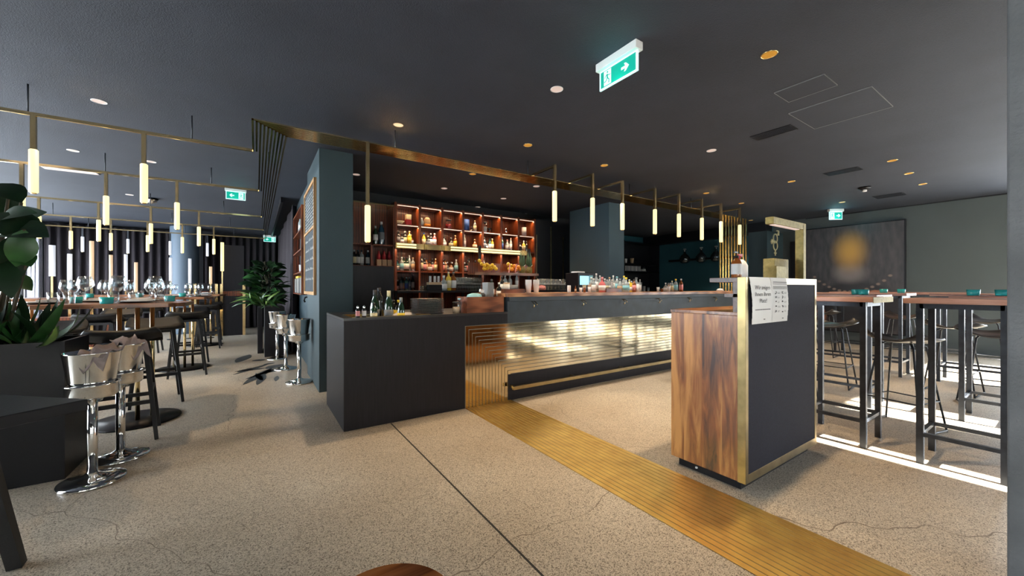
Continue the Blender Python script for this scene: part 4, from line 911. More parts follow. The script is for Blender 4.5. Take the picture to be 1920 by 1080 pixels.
cupstack(1089, 'small printed paper cup beside the amber jar', s_=.55)
lathe_thing('amber_jar', 'small amber jar between the two cups on the bar', 'jar', [('b', [(0, 0), (.017, 0), (.018, .05), (.015, .065), (0, .065)], 'g_amber')], (bp_(1096, 3.63), 3.63, BT))
e = cupstack(1105, 'cup full of wooden stirrers on the bar top', s_=.62); 
m = MB(); r_ = random.Random(4)
for k in range(22):
    a = r_.uniform(0, 6.28); m.bar((math.cos(a) * .01, math.sin(a) * .01, .02), (math.cos(a) * r_.uniform(.02, .05), math.sin(a) * r_.uniform(.02, .05), r_.uniform(.15, .20)), .005, .002)
m.build('wooden_stirrer', 'l_tan', e)['kind'] = 'stuff'
e = cupstack(1096, 'jar of thin wooden sticks behind the stirrers cup', s_=.6, y=3.74); m = MB()
for k in range(22):
    a = r_.uniform(0, 6.28); m.bar((math.cos(a) * .01, math.sin(a) * .01, .02), (math.cos(a) * r_.uniform(.02, .06), math.sin(a) * r_.uniform(.02, .06), r_.uniform(.15, .20)), .005, .002)
m.build('wooden_stick', 'l_cream', e)['kind'] = 'stuff'
bt = [(1113, 3.62, (S, 'clear', 'white', 'white'), .62), (1118, 3.74, (L_, 'clear', 'white', 'white'), .75), (1129, 3.60, (Q, 'pink', 'white', 'pink'), .86), (1122, 3.74, (S, 'clear', 'grey', 'silver'), .6),
      (1174, 3.62, (Q, 'clear', 'lightblue', 'yellow'), .88), (1180, 3.74, (S, 'yellow', 'yellow', 'white'), .62), (1189, 3.62, (S, 'amber', 'pink', 'dark'), .62), (1200, 3.78, (L_, 'clear', 'white', 'silver'), .55)]
for i, (u, y, key, s_) in enumerate(bt):
    put_bottle(key, (bp_(u, y), y, BT), ('between stirrers and pink one', 'tall behind the stirrers', 'pinkish, before the caddy', 'behind the pinkish one', 'just past the caddy', 'behind the yellow-capped one', 'beside the white canister', 'slim behind the canister')[i] + ' on the bar top', 'bottles on the bar top', s_ * 1.18)
more = [(1109, 3.70, (S, 'clear', 'silver', 'white'), .8, 'tucked behind the stirrers cup'), (1125, 3.84, (L_, 'clear', 'tan', 'silver'), .8, 'back row by the pink one'), (1134, 3.74, (S, 'clear', 'pink', 'white'), .75, 'just before the caddy'), (1143, 3.82, (S, 'clear', 'cream', 'tan'), .85, 'back row, start of the caddy'),
        (1150, 3.80, (L_, 'clear', 'white', 'white'), .82, 'back row, middle of the caddy'), (1157, 3.82, (S, 'clear', 'lightblue', 'lightblue'), .9, 'back row, end of the caddy'), (1163, 3.74, (Q, 'clear', 'tan', 'grey'), .95, 'behind the caddy end'), (1170, 3.82, (S, 'clear', 'white', 'yellow'), .95, 'back row by the yellow caps'),
        (1184, 3.70, (Q, 'yellow', 'white', 'silver'), .8, 'before the amber one'), (1193, 3.84, (Q, 'clear', 'silver', 'grey'), 1.1, 'back row by the canister'), (1248, 3.72, (Q, 'clear', 'white', 'white'), .7, 'behind the straw holder'), (1260, 3.74, (S, 'clear', 'cream', 'cream'), .7, 'between straws and blue box')]
for u, y, key, s_, wh in more: put_bottle(key, (bp_(u, y), y, BT), wh + ' on the bar', 'bottles on the bar top', s_)
tray('small walnut caddy of cards in the middle of the bar top', 1137, 1166, 3.54, 3.68, .052)
x_ = bp_(1151, 3.57)
for i, (dx, m_, h) in enumerate(((-.035, 'l_silver', .13), (.0, 'l_tan', .125), (.03, 'l_white', .11))):
    tag(MB().box(-.02, .02, -.003, .003, 0, h).build('menu_card', m_, loc=(x_ + dx, 3.575 + i * .025, BT + .014), rz=.1 * i), ('silvery', 'cream', 'white')[i] + ' card standing in the small walnut caddy', 'card')
for i, dx in enumerate((-.05, .0, .05)):
    put_bottle(('beer', 'clear', ('cream', 'white', 'lightblue')[i], 'white'), (x_ + dx, 3.645, BT + .014), '%s behind the cards in the caddy' % ORD[i], 'bottles on the bar top', 1.0)
lathe_thing('canister', 'tall white canister on the bar past the caddy', 'canister', [('b', [(0, 0), (.020, 0), (.020, .115), (0, .115)], 'plastic_white')], (bp_(1196, 3.58), 3.58, BT))
cupstack(1234, 'small white paper cup alone past the canister', s_=.60)
lathe_thing('glass_tumbler', 'short tumbler next to the lone white cup', 'glass', [('b', [(.001, .002), (.018, 0), (.02, .05)], 'g_amber')], (bp_(1241, 3.62), 3.62, BT))
e = cupstack(1254, 'straw holder with pale straws by the last bottles', s_=.72); m = MB()
for k in range(24):
    a = r_.uniform(0, 6.28); m.tube([(math.cos(a) * .012, math.sin(a) * .012, .02), (math.cos(a) * .03, math.sin(a) * .03, r_.uniform(.13, .155))], .003, 6)
m.build('drinking_straw', 'l_tan', e)['kind'] = 'stuff'
box_thing('blue_grey_box', 'small blue-grey box on the cup cabinet side of the straws', 'box', bp_(1257, 3.86), 3.86, BT, .09, .05, .14, 'l_grey')
put_bottle((S, 'clear', 'lightblue', 'green' if 0 else 'yellow'), (bp_(1267, 3.64), 3.64, BT), 'clear one by the straw holder', 'bottles on the bar top', .80)
put_bottle((S, 'amber', 'pink', 'silver'), (bp_(1277, 3.64), 3.64, BT), 'last bottle along the bar', 'bottles on the bar top', .82)
tag(MB().lathe([(0, 0), (.05, 0), (.055, .02), (.03, .045), (0, .05)], seg=9, ax=1.4).build('crumpled_napkin', 'cloth_white', loc=(bp_(1350, 3.62), 3.62, BT)), 'crumpled white napkin at the far end of the bar', 'napkin')

# ---------------------------------------------------------------- chalkboard, niche shelf
cbx = .60
def side(u, v, x=cbx): return px(u, v, x)
a = side(593, 400); b_ = side(574.5, 400); ya, yb = a.y, b_.y
z0 = side(591, 550).z; z1 = side(591, 340).z
cb = empty('chalkboard', 'tall oak-framed chalkboard with handwriting hung on the pillar side', 'chalkboard', (cbx, ya, z0))
D_, Hh = yb - ya, z1 - z0
MB().box(-.016, -.004, 0, D_, 0, Hh).build('slate_panel', 'board', cb)
MB().box(-.03, 0, -.02, .02, -.02, Hh + .02).box(-.03, 0, D_ - .02, D_ + .02, -.02, Hh + .02).box(-.03, 0, .02, D_ - .02, -.02, .02).box(-.03, 0, .02, D_ - .02, Hh - .02, Hh + .02).box(-.03, 0, .02, D_ - .02, Hh * .58, Hh * .60).build('oak_frame', 'oak', cb)
m = MB(); r_ = random.Random(8)
z = Hh - .10
while z > .08:
    y = D_ - .08 if True else 0; sc_ = .022 if z > Hh * .6 else .04
    while y > .10:
        if r_.random() < .85 and abs(z - Hh * .59) > .04:
            h1 = r_.uniform(.4, 1) * sc_
            m.bar((-.0175, y, z), (-.0175, y - sc_ * .5, z + h1), .006, .001, up=(1, 0, 0)); m.bar((-.0175, y - sc_ * .5, z + h1), (-.0175, y - sc_ * .8, z), .006, .001, up=(1, 0, 0))
        y -= sc_ * r_.uniform(1.0, 1.8)
    z -= sc_ * (1.9 if z > Hh * .6 else 3.2)
m.build('chalk_lettering', 'chalk', cb)['kind'] = 'stuff'
ns = empty('niche_shelf', 'oak and red-brown wall shelf with open boxes beyond the pillar', 'shelving', (.655, 6.35, 0))
zt = lambda v: side(565, v, .62).z
Z0, Z1, Z2, Z3 = 1.12, zt(512), zt(440), 2.42
for z in (Z0, Z1, Z2, Z3, (Z1 + Z2) / 2 + .02): MB().box(-.11, 0, 0, 1.45, z - .02, z).build('shelf_board', 'shelfwood', ns)
for y in (0, 1.43): MB().box(-.11, 0, y, y + .02, Z0, Z3 - .02).build('upright', 'shelfwood', ns)
MB().box(-.01, 0, 0.02, 1.43, Z0, Z3 - .02).build('back_panel', 'darkwall', ns)
for i in range(7):
    tag(MB().box(-.045, .045, -.012, .012, 0, .235).build('menu_book', ['l_white', 'l_silver', 'l_grey'][i % 3], loc=(.598, 6.50 + i * .17, Z0 + .001), rz=0), '%s menu booklet in the niche shelf, %s from the pillar' % (['white', 'silver', 'grey'][i % 3], ORD[i]), 'booklet', 'booklets in the niche shelf')
tag(MB().box(-.045, .045, -.22, .22, 0, .03).build('yellow_folder', 'l_yellow', loc=(.595, 7.1, Z0 + .24)), 'yellow folder lying over the booklets in the niche shelf', 'folder')
lathe_thing('glass_jar', 'small glass jar in the upper box of the niche shelf', 'jar', [('b', [(.001, 0), (.042, 0), (.042, .16), (.03, .19), (.03, .22), (0, .22)], 'g_clear')], (.60, 7.0, Z2))
lathe_thing('cup', 'pale cup in the middle box of the niche shelf', 'cup', [('b', [(.001, 0), (.034, 0), (.04, .12), (0, .12)], 'l_silver')], (.60, 6.9, Z1))
tag(MB().tube([(.655, 6.4, Z0 - .05), (.60, 6.4, Z0 - .06), (.585, 6.4, Z0 - .10), (.60, 6.4, Z0 - .13)], .012, 8).build('wall_hook', 'black'), 'small black hook under the niche shelf', 'hook')

# ---------------------------------------------------------------- curtains
def curtain(name, label, p0, p1, z0, z1, m, amp=.05, wl_=.16, cat='curtain'):
    p0, p1 = Vector((*p0, 0)), Vector((*p1, 0)); d = p1 - p0; L_ = d.length; d.normalize(); nrm = Vector((-d.y, d.x, 0)); mb = MB(); n_ = int(L_ / wl_ * 10); r_ = random.Random(int(L_ * 100)); ph = 0; pr = None
    rows = (z0, z0 + (z1 - z0) * .5, z1)
    for k in range(n_ + 1):
        s = L_ * k / n_; ph += 2 * PI / 10 * r_.uniform(.8, 1.2)
        c = []
        for j, z in enumerate(rows): c.append(mb.bm.verts.new(p0 + d * s + nrm * (math.sin(ph) * amp * (1.15 - .2 * j) + .012 * math.sin(s * 5 + j)) + Vector((0, 0, z))))
        if pr:
            for j in (0, 1): mb.bm.faces.new((pr[j], c[j], c[j + 1], pr[j + 1])).smooth = True
        pr = c
    return tag(mb.build(name, m, solid=.003), label, cat)
curtain('curtain', 'long dark aubergine curtain along the far wall by the windows', (-4.2, 13.75), (-1.95, 13.85), .03, 2.75, 'curtain')
curtain('curtain', 'dark aubergine curtain on the far wall between round column and dividers', (-1.25, 13.85), (.5, 13.85), .03, 2.70, 'curtain')
curtain('curtain', 'grey-mauve curtain along the side wall past the chalkboard', (.585, 7.95), (.585, 13.3), .03, 2.70, 'curtain')
curtain('sheer_curtain', 'white sheer curtain at the far end of the daylit windows', (-4.22, 13.0), (-4.22, 13.6), .05, 2.6, 'sheer', .04)
tag(MB().box(.36, .40, 7.9, 13.4, 2.72, CZ).build('curtain_track', 'black'), 'black curtain track on the ceiling beside the side wall', 'curtain track')
struct(MB().lathe([(.30, 0), (.30, CZ)], (-1.58, 13.3, 0), 28).build('round_column', mat('blue_grey_column_paint', (.10, .14, .19), .55)))

# ---------------------------------------------------------------- high dining tables
def dining_table(y, label):
    e = empty('high_table', label, 'table', (-.53, y, 0), 0, 'high dining tables')
    MB().prism([(-2.2, -.40), (-.10, -.40), (0, -.28), (0, .28), (-.10, .40), (-2.2, .40)], 1.035, 1.07).build('table_top', 'walnut_x', e, bevel=.004)
    for bx in (-.375, -1.75):
        MB().lathe([(0, 0), (.31, 0), (.315, .006), (.31, .016), (0, .018)], (bx, .0, 0), 36).build('base_plate', 'black', e)
        for k, (dx, dy) in enumerate(((-.10, -.04), (.02, -.06), (.10, .05))): MB().tube([(bx + dx, dy, .015), (bx + dx, dy, 1.035)], .017, 12).build('brass_leg', 'brass', e)
    return e
TY = [4.78, 7.5, 10.3]
for k, y in enumerate(TY): dining_table(y, 'walnut high dining table on brass rods, %s from the camera' % ORD[k] if False else 'walnut high dining table on brass rods, %s in line from the steel buckets' % ORD[k])
def wine_glass(h=.23, r=.05):
    return MB().lathe([(0, .0), (.034, .001), (.006, .008), (.004, .02), (.004, h * .42), (.018, h * .45), (r, h * .66), (r * .90, h * .82), (r * .68, h), (r * .66, h), (r * .88, h * .81), (r * .96, h * .66), (.015, h * .47), (0, h * .46)], seg=18)
WG = Once(tag(wine_glass(.235, .060).build('wine_glass', 'glass'), '', 'glass')); WS = Once(tag(wine_glass(.20, .038).build('wine_glass', 'glass'), '', 'glass'))
TU = Once(tag(MB().lathe(tumbler_mesh(.095, .036), seg=18).build('water_tumbler', 'glass'), '', 'glass'))
TL = Once(tag(MB().lathe([(.001, .014), (.030, .012), (.036, .0), (.040, .004), (.044, .055), (.038, .055), (.034, .016), (.001, .016)], seg=16).build('tealight_holder', 'glass_teal'), '', 'candle holder'))
def napkin_plate():
    e = empty('place_setting', '', 'plate'); MB().lathe([(0, 0), (.08, 0), (.135, .012), (.138, .014), (.13, .013), (.08, .004), (0, .004)], seg=28).build('dark_plate', mat('dark_plate_glaze', (.06, .055, .06), .25, coat=.5), e)
    m = MB(); m.prism([(-.09, -.05), (.08, -.07), (.11, .02), (-.04, .07), (-.10, .03)], .014, .022); m.prism([(-.05, -.05), (.06, -.05), (.03, .04)], .022, .036); m.build('folded_napkin', 'cloth_white', e, bevel=.003); return e
NP = Once(napkin_plate())
TT = 1.07
def on_table(u, y, z=TT): return (xs(u, y), y, z)
near = [('WG', 222, 4.62), ('WG', 291, 4.62), ('TU', 300, 4.52), ('TU', 213, 4.50), ('TL', 200, 4.44), ('NP', 255, 4.62), ('WS', 243, 4.78), ('WS', 196, 4.80), ('TU', 130, 4.56), ('TU', 120, 4.50), ('WS', 205, 4.95), ('WS', 313, 4.88), ('TU', 100, 4.62), ('NP', 85, 4.68), ('WS', 138, 4.90), ('WS', 122, 4.98), ('TL', 142, 4.80), ('TU', 150, 5.0), ('TL', 318, 4.95), ('WS', 280, 5.02), ('NP', 270, 5.05), ('TU', 250, 5.08), ('NP', 180, 5.06), ('WG', 160, 5.08), ('WS', 300, 5.08)]
cnt = {}
def setting(code, u, y, tname):
    o_, nm = {'WG': (WG, 'large bulbous wine glass'), 'WS': (WS, 'slender wine glass'), 'TU': (TU, 'clear water tumbler'), 'TL': (TL, 'teal glass tealight holder'), 'NP': (NP, 'dark plate with folded white napkin')}[code]
    k = (code, tname); cnt[k] = cnt.get(k, 0) + 1
    o_.put(on_table(u, y), R.uniform(-.3, .3) if code == 'NP' else 0, '%s, %s on the %s dining table' % (nm, ORD[cnt[k] - 1] + ' of its kind', tname), {'WG': 'large wine glasses on the dining tables', 'WS': 'slender wine glasses on the dining tables', 'TU': 'water tumblers on the dining tables', 'TL': 'teal tealight holders', 'NP': 'plates with napkins'}[code])
for c_, u, y in sorted(near, key=lambda t: t[1]): setting(c_, u, y, 'front')
for c_, u, y in sorted([('WS', 320, 7.30), ('WS', 352, 7.25), ('WS', 362, 7.5), ('TU', 358, 7.3), ('TU', 372, 7.35), ('TL', 342, 7.4), ('TL', 262, 7.35), ('NP', 340, 7.6), ('NP', 300, 7.45), ('WS', 303, 7.4), ('TU', 264, 7.25), ('WS', 285, 7.6), ('WS', 240, 7.3), ('TU', 290, 7.3), ('WS', 376, 7.7), ('NP', 380, 7.55), ('TL', 168, 7.4), ('WS', 190, 7.4)], key=lambda t: t[1]): setting(c_, u, y, 'middle')
for c_, u, y in sorted([('WS', 393, 10.2), ('TU', 400, 10.1), ('NP', 385, 10.4), ('WS', 370, 10.3), ('WS', 330, 10.3), ('TU', 350, 10.1)], key=lambda t: t[1]): setting(c_, u, y, 'farthest' if 0 else 'last')
# bar stools with curved black seats
def dining_stool(label=''):
    e = empty('bar_stool', label, 'stool')
    m = MB(); n_ = 12; pr = None; W2, D2 = .23, .18
    for k in range(n_ + 1):      # saddle across y, upturned at back
        t = k / n_; y = -D2 + 2 * D2 * t; z = .775 + .085 * max(0, (t - .45) / .55) ** 1.6 + .015 * max(0, (.25 - t) / .25) ** 2
        row = []
        for j in range(9):
            s = -1 + 2 * j / 8; wdt = W2 * (1 - .16 * (2 * t - 1) ** 4); row.append(m.bm.verts.new((s * wdt, y + .02 * s * s * (1 if t > .5 else -1) * -1, z + .018 * s * s * (1 if t > .5 else .4))))
        if pr:
            for j in range(8): m.bm.faces.new((pr[j], pr[j + 1], row[j + 1], row[j])).smooth = True
        pr = row
    m.build('seat', 'black_soft', e, solid=.035)
    L_ = {}
    for sx in (-1, 1):
        for sy in (-1, 1):
            a, b = (sx * .13, sy * .11, .755), (sx * .20, sy * .20, 0); L_[sx, sy] = (Vector(a), Vector(b))
            MB().bar(b, a, .030, .024, w1=.042, h1=.032).build('leg', 'black_soft', e)
    def at(s, z): a, b = L_[s]; return b + (a - b) * (z / .755)
    MB().bar(at((-1, -1), .30), at((1, -1), .30), .022, .03).build('foot_rest', 'brass_dull' if 0 else 'black_soft', e); MB().bar(at((-1, 1), .30), at((1, 1), .30), .022, .03).build('foot_rest', 'black_soft', e)
    for s in (-1, 1): MB().bar(at((s, -1), .38), at((s, 1), .38), .022, .03).build('stretcher', 'black_soft', e)
    MB().box(-.12, .12, -.10, .10, .735, .765).build('seat_frame', 'black_soft', e)
    return e
DS = Once(dining_stool())
for x, y, rz, lab in ((-.88, 4.27, PI + .12, 'black curved-seat stool in front of the first dining table, in full view'), (-.88, 5.45, .2, 'black stool behind the first dining table, by its brass rods'), (-.80, 6.92, PI + .15, 'black stool in front of the second dining table'), (-.86, 8.05, .1, 'black stool behind the second dining table'), (-.80, 9.75, PI, 'black stool in front of the third dining table'), (-.86, 10.9, 0, 'black stool behind the third dining table'),
                     (-1.75, 4.28, PI - .1, 'black stool half hidden behind the planter, at the first dining table'), (-1.62, 5.45, 0, 'black stool behind the first dining table, further towards the windows'), (-1.65, 6.95, PI, 'black stool between the first two dining tables, further towards the windows'), (-1.70, 8.1, 0, 'black stool behind the second dining table, further towards the windows'), (-1.7, 9.7, PI, 'black stool before the third dining table, further towards the windows')):
    DS.put((x, y, 0), rz, lab, 'black dining stools')
# low bench seen under the tables
for y, k in ((6.15, 'first'), (8.9, 'second')):
    e = empty('wooden_bench', 'red-brown wooden bench behind the %s dining table' % k, 'bench', (-2.75, y, 0), 0, 'wooden benches')
    MB().box(-.9, .9, -.18, .18, .70, .74).build('seat', 'shelfwood', e, bevel=.004)
    for x in (-.8, .8): MB().bar((x, -.12, 0), (x * .93, -.10, .70), .05).build('leg', 'shelfwood', e); MB().bar((x, .12, 0), (x * .93, .10, .70), .05).build('leg', 'shelfwood', e)
    MB().box(-.78, .78, -.02, .02, .25, .29).build('stretcher', 'shelfwood', e)
# dividers and standing tubes
def divider(x, y, w_, h, label):
    e = empty('booth_divider', label, 'divider', (x, y, 0))
    MB().box(0, w_, 0, .06, 0, h).build('divider_panel', 'mdf', e); MB().box(.02, w_ - .02, -.012, 0, 1.0, 1.12).build('wooden_band', 'shelfwood', e)
    for xx in (0, w_): MB().box(xx - .03, xx + .03, -.02, .08, 0, 1.30).build('brass_edge', 'brass', e)
divider(-.72, 12.0, .46, 2.28, 'tall dark divider with brass edges and a brown band, at the end of the tables')
divider(-1.25, 12.1, .42, 1.32, 'low dark divider with brass edges beside the tall divider')
def standing(u, v0, v1, y, m_, k, r=.04):
    q = py(u, v0, y); zb = py(u, v1, y).z; e = empty('standing_tube_lamp', '%s slender upright tube lamp among the dining tables, %s of nine along the row' % ({'tube_warm': 'warm', 'tube_white': 'cool white', 'tube': 'yellow'}[m_], ORD[k]), 'lamp', (q.x, y, 0), 0, 'upright tube lamps in the dining area')
    MB().lathe([(0, zb), (r, zb), (r, q.z), (0, q.z)], seg=12).build('light_tube', m_, e); MB().bar((0, 0, .015), (0, 0, zb), .03).build('brass_stem', 'brass', e); MB().lathe([(0, 0), (.07, 0), (.07, .015), (0, .015)], seg=20).build('base_plate', 'black', e)
for k, (u, v0, v1, y, m_) in enumerate(((98, 460, 518, 11.4, 'tube_white'), (131, 476, 540, 9.6, 'tube_white'), (172, 452, 537, 9.7, 'tube_warm'), (208, 478, 528, 11.5, 'tube_warm'), (236, 477, 545, 11.6, 'tube_white'), (255, 492, 548, 11.6, 'tube_warm'), (320, 483, 528, 11.8, 'tube_white'), (356, 485, 534, 11.8, 'tube_white'), (395, 500, 532, 11.7, 'tube_warm'))): standing(u, v0, v1, y, m_, k, .045 if k == 0 else .030)
q = py(417, 456, 11.94); e = empty('divider_lamp', 'yellow upright tube lamp on a brass stem beside the tall divider', 'lamp', (q.x, 11.9, 0))
MB().lathe([(0, 1.62), (.035, 1.62), (.035, 2.33), (0, 2.33)], seg=12).build('light_tube', 'tube', e); MB().bar((0, 0, 0), (0, 0, 1.62), .022).build('brass_stem', 'brass', e)

# ---------------------------------------------------------------- steel bucket stands
def bucket_stand(cloth=None, tilt=0):
    e = empty('bucket_stand', '', 'ice bucket')
    MB().lathe([(0, 0), (.155, 0), (.158, .006), (.150, .020), (.09, .034), (.045, .045), (.026, .06), (0, .06)], seg=36).build('base_disc', 'steel', e)
    MB().tube([(0, 0, .05), (0, 0, .50)], .025, 18).build('pole', 'steel', e)
    MB().lathe([(0, .50), (.045, .50), (.05, .515), (.11, .53), (.118, .545), (.118, .60), (.130, .606), (.130, .614), (.112, .614), (.105, .60), (.100, .54), (0, .53)], seg=30).build('cradle', 'steel', e)
    MB().lathe([(0, .54), (.094, .54), (.100, .60), (.128, .80), (.134, .806), (.126, .806), (.096, .60), (0, .56)], seg=30).build('bucket', 'steel', e)
    if cloth:
        m = MB(); pr = None
        for k in range(9):
            t = k / 8; row = []
            for j in range(7):
                s = -1 + 2 * j / 6; yy = -.125 + .25 * t
                d = math.hypot(.10 * s, yy); row.append(m.bm.verts.new((.07 * s + .05, yy * .85 - .01, .825 + .02 * math.sin(s * 4 + t * 3) + .02 * math.sin(j * 2 + k) - (.10 * max(0, .3 - t) / .3))))
            if pr:
                for j in range(6): m.bm.faces.new((pr[j], pr[j + 1], row[j + 1], row[j])).smooth = True
            pr = row
        m.build('linen_cloth', cloth, e, solid=.006)
    return e
BS1 = Once(bucket_stand('cloth')); BS0 = Once(bucket_stand(None))
BS1.put((-.845, 3.42, 0), -.3, 'polished steel bucket stand with mauve cloth, standing before the other by the planter', 'steel bucket stands')
BS1.put((-.80, 3.80, 0), .6, 'polished steel bucket stand half behind its twin by the planter', 'steel bucket stands')
for k, (u, v) in enumerate(((561, 717), (536, 692), (520, 673))):
    p = pz(u, v); BS0.put((p.x, p.y, 0), 0, 'polished steel bucket stand by the petrol wall, %s of three going away' % ORD[k], 'steel bucket stands')

# ---------------------------------------------------------------- plants
pt_ = empty('planter_box', 'black hinged planter box beside the steel bucket stands', 'planter', (-1.72, 3.56, 0))
MB().box(0, .40, 0, .02, 0, .865).box(0, .02, .02, .42, 0, .865).box(0, .40, .40, .42, 0, .865).build('front_board', 'black', pt_); MB().box(.404, .72, 0, .02, 0, .865).box(.70, .72, .02, .42, 0, .865).box(.404, .70, .40, .42, 0, .865).build('side_board', 'black', pt_)
for z in (.17, .76): MB().box(.394, .412, -.004, 0, z, z + .045).build('brass_hinge', 'brass', pt_)
MB().box(.02, .70, .02, .40, .80, .82).build('potting_soil', 'soil', pt_)
def plant(name, label, cx, cy, z, leaves, stems=()):
    e = empty(name, label, 'plant', (cx, cy, z))
    by_m = {}
    ru = random.Random(len(leaves))
    for b, t, w_, m_, bend, *up in leaves:
        u_ = up[0] if up else (ru.uniform(-.6, .6), ru.uniform(-.9, .1), ru.uniform(.3, 1))
        by_m.setdefault(m_, MB()); leafquad(by_m[m_], b, t, w_, up=u_, bend=bend, segs=7, fold=.22)
    for m_, mb in by_m.items(): mb.build('foliage', m_, e)
    if stems:
        s = MB()
        for pts in stems: s.tube(pts, .008, 7)
        s.build('stem', 'stem', e)
    return e
r_ = random.Random(21)
def rel(u, v, dist, c): p = pd(u, v, dist); return p - Vector(c)
c0 = (-1.42, 3.76, .82)
lv = []; st = []
big = [((0, 440), (92, 445), 2.30, .21, 'leaf'), ((-5, 415), (70, 400), 2.35, .13, 'leaf'), ((45, 430), (30, 500), 2.27, .13, 'leaf_mid'), ((60, 455), (-25, 400), 2.3, .24, 'leaf'), ((40, 380), (-20, 345), 2.4, .17, 'leaf'), ((28, 478), (58, 500), 2.3, .12, 'leaf_mid'), ((22, 440), (12, 540), 2.3, .14, 'leaf'), ((-10, 480), (22, 560), 2.25, .12, 'leaf'), ((60, 400), (-30, 440), 2.6, .22, 'leaf'), ((20, 345), (-5, 400), 2.5, .15, 'leaf'), ((10, 430), (88, 398), 2.5, .16, 'leaf'), ((5, 520), (60, 545), 2.4, .12, 'leaf_mid'), ((30, 500), (-20, 545), 2.4, .14, 'leaf')]
for (u0, v0), (u1, v1), dd, w_, m_ in big: lv.append((rel(u0, v0, dd, c0), rel(u1, v1, dd, c0), w_, m_, .10, (.45, -.75, .45))); st.append([(-.25, 0, 0), tuple(rel((u0 - 40), 600, 2.4, c0)), tuple(rel(u0, v0, dd, c0))])
plant('rubber_plant', 'tall plant with big dark oval leaves in the black planter, cut off by the photo edge' if 0 else 'tall plant with big dark oval leaves above the black planter', *c0, lv, st)
lv = []
for k in range(95):
    bx = r_.uniform(-.28, .28); yy = r_.uniform(-.15, .15); a = r_.uniform(0, 6.28); out = r_.uniform(.08, .26); hh = r_.uniform(.14, .34)
    lv.append(((bx, yy, 0), (bx + math.cos(a) * out, yy + math.sin(a) * out, hh), r_.uniform(.05, .10), r_.choice(['leaf', 'leaf', 'leaf_mid']), -.12))
for u, v in ((110, 610), (122, 560), (150, 575)): lv.append((Vector((.2, 0, .02)), rel(u, v, 2.2, c0), .06, 'leaf_mid', -.1))
lv.append((Vector((.25, -.1, .02)), rel(105, 612, 2.15, c0), .05, 'leaf_light', -.1))
plant('leafy_plant', 'low dense leafy plant filling the black planter', *c0, lv)
p2 = empty('planter_box', 'tall black planter box beside the three bucket stands', 'planter', (.02, 7.90, 0))
MB().box(.10, .40, .0, .62, 0, .86).box(.0, .08, .5, 1.2, 0, .84).build('box_body', 'mdf', p2, bevel=.004); MB().box(.11, .39, .01, .61, .86, .87).build('potting_soil', 'soil', p2)
c1 = (.20, 8.2, .87); lv = []; st = []
for k in range(170):
    h = r_.uniform(.05, .80); a = r_.uniform(0, 6.28); rad = (.30 if h < .6 else .18) * r_.uniform(.2, 1); b = Vector((math.cos(a) * rad * .7 - .04, math.sin(a) * rad * .5, h * .95)); L1 = r_.uniform(.12, .24)
    lv.append((b, b + Vector((math.cos(a) * L1, math.sin(a) * L1 * .8, r_.uniform(-.08, .12))), r_.uniform(.06, .11), r_.choice(['leaf', 'leaf', 'leaf_mid']), .1))
for k in range(7): st.append([(r_.uniform(-.08, .08), 0, 0), (r_.uniform(-.12, .12), 0, .4), (r_.uniform(-.15, .1), 0, .8)])
plant('rubber_plant', 'bushy dark-leaved plant by the mauve curtain', *c1, lv, st)
lv = []
for k in range(85):
    a = r_.uniform(0, 6.28); o_ = r_.uniform(.25, .50); lv.append(((math.cos(a) * .05 - .08, math.sin(a) * .05 - .15, .02), (math.cos(a) * o_ - .10, math.sin(a) * o_ * .6 - .2, r_.uniform(-.06, .32)), .035, r_.choice(['leaf_light', 'leaf_mid', 'leaf_mid']), .30))
plant('spider_plant', 'arching striped light green plant under the bushy plant', *c1, lv)

# painted flower silhouette on the floor
m = MB(); 
def fl(u, v): p = pz(u, v); return (p.x, p.y)
def blade(p0, p1, w_):
    a, b = Vector(fl(*p0)), Vector(fl(*p1)); d = b - a; n_ = Vector((-d.y, d.x)).normalized() * w_; pts = []
    for t, k in ((0, .1), (.2, .7), (.45, 1), (.7, .8), (.9, .4), (1, .02)): pts.append(a + d * t + n_ * k)
    for t, k in ((.9, .4), (.7, .8), (.45, 1), (.2, .7), (0, .1)): pts.append(a + d * t - n_ * k)
    m.prism([tuple(p) for p in pts], .0005, .0022)
for p0, p1, w_ in (((505, 682), (437, 703), .05), ((510, 690), (455, 722), .07), ((505, 697), (460, 711), .04), ((500, 690), (440, 697), .06), ((520, 705), (517, 715), .03), ((468, 665), (443, 680), .10), ((498, 674), (472, 677), .09), ((515, 680), (494, 684), .05), ((515, 693), (470, 708), .05), ((497, 702), (482, 722), .05), ((480, 700), (492, 714), .04), ((525, 690), (495, 700), .10), ((530, 683), (500, 692), .12), ((472, 690), (445, 698), .05)): blade(p0, p1, w_)
tag(m.build('floor_drawing', 'paint_floor'), 'blue-grey painted leaf and flower silhouette on the terrazzo floor', 'floor drawing')

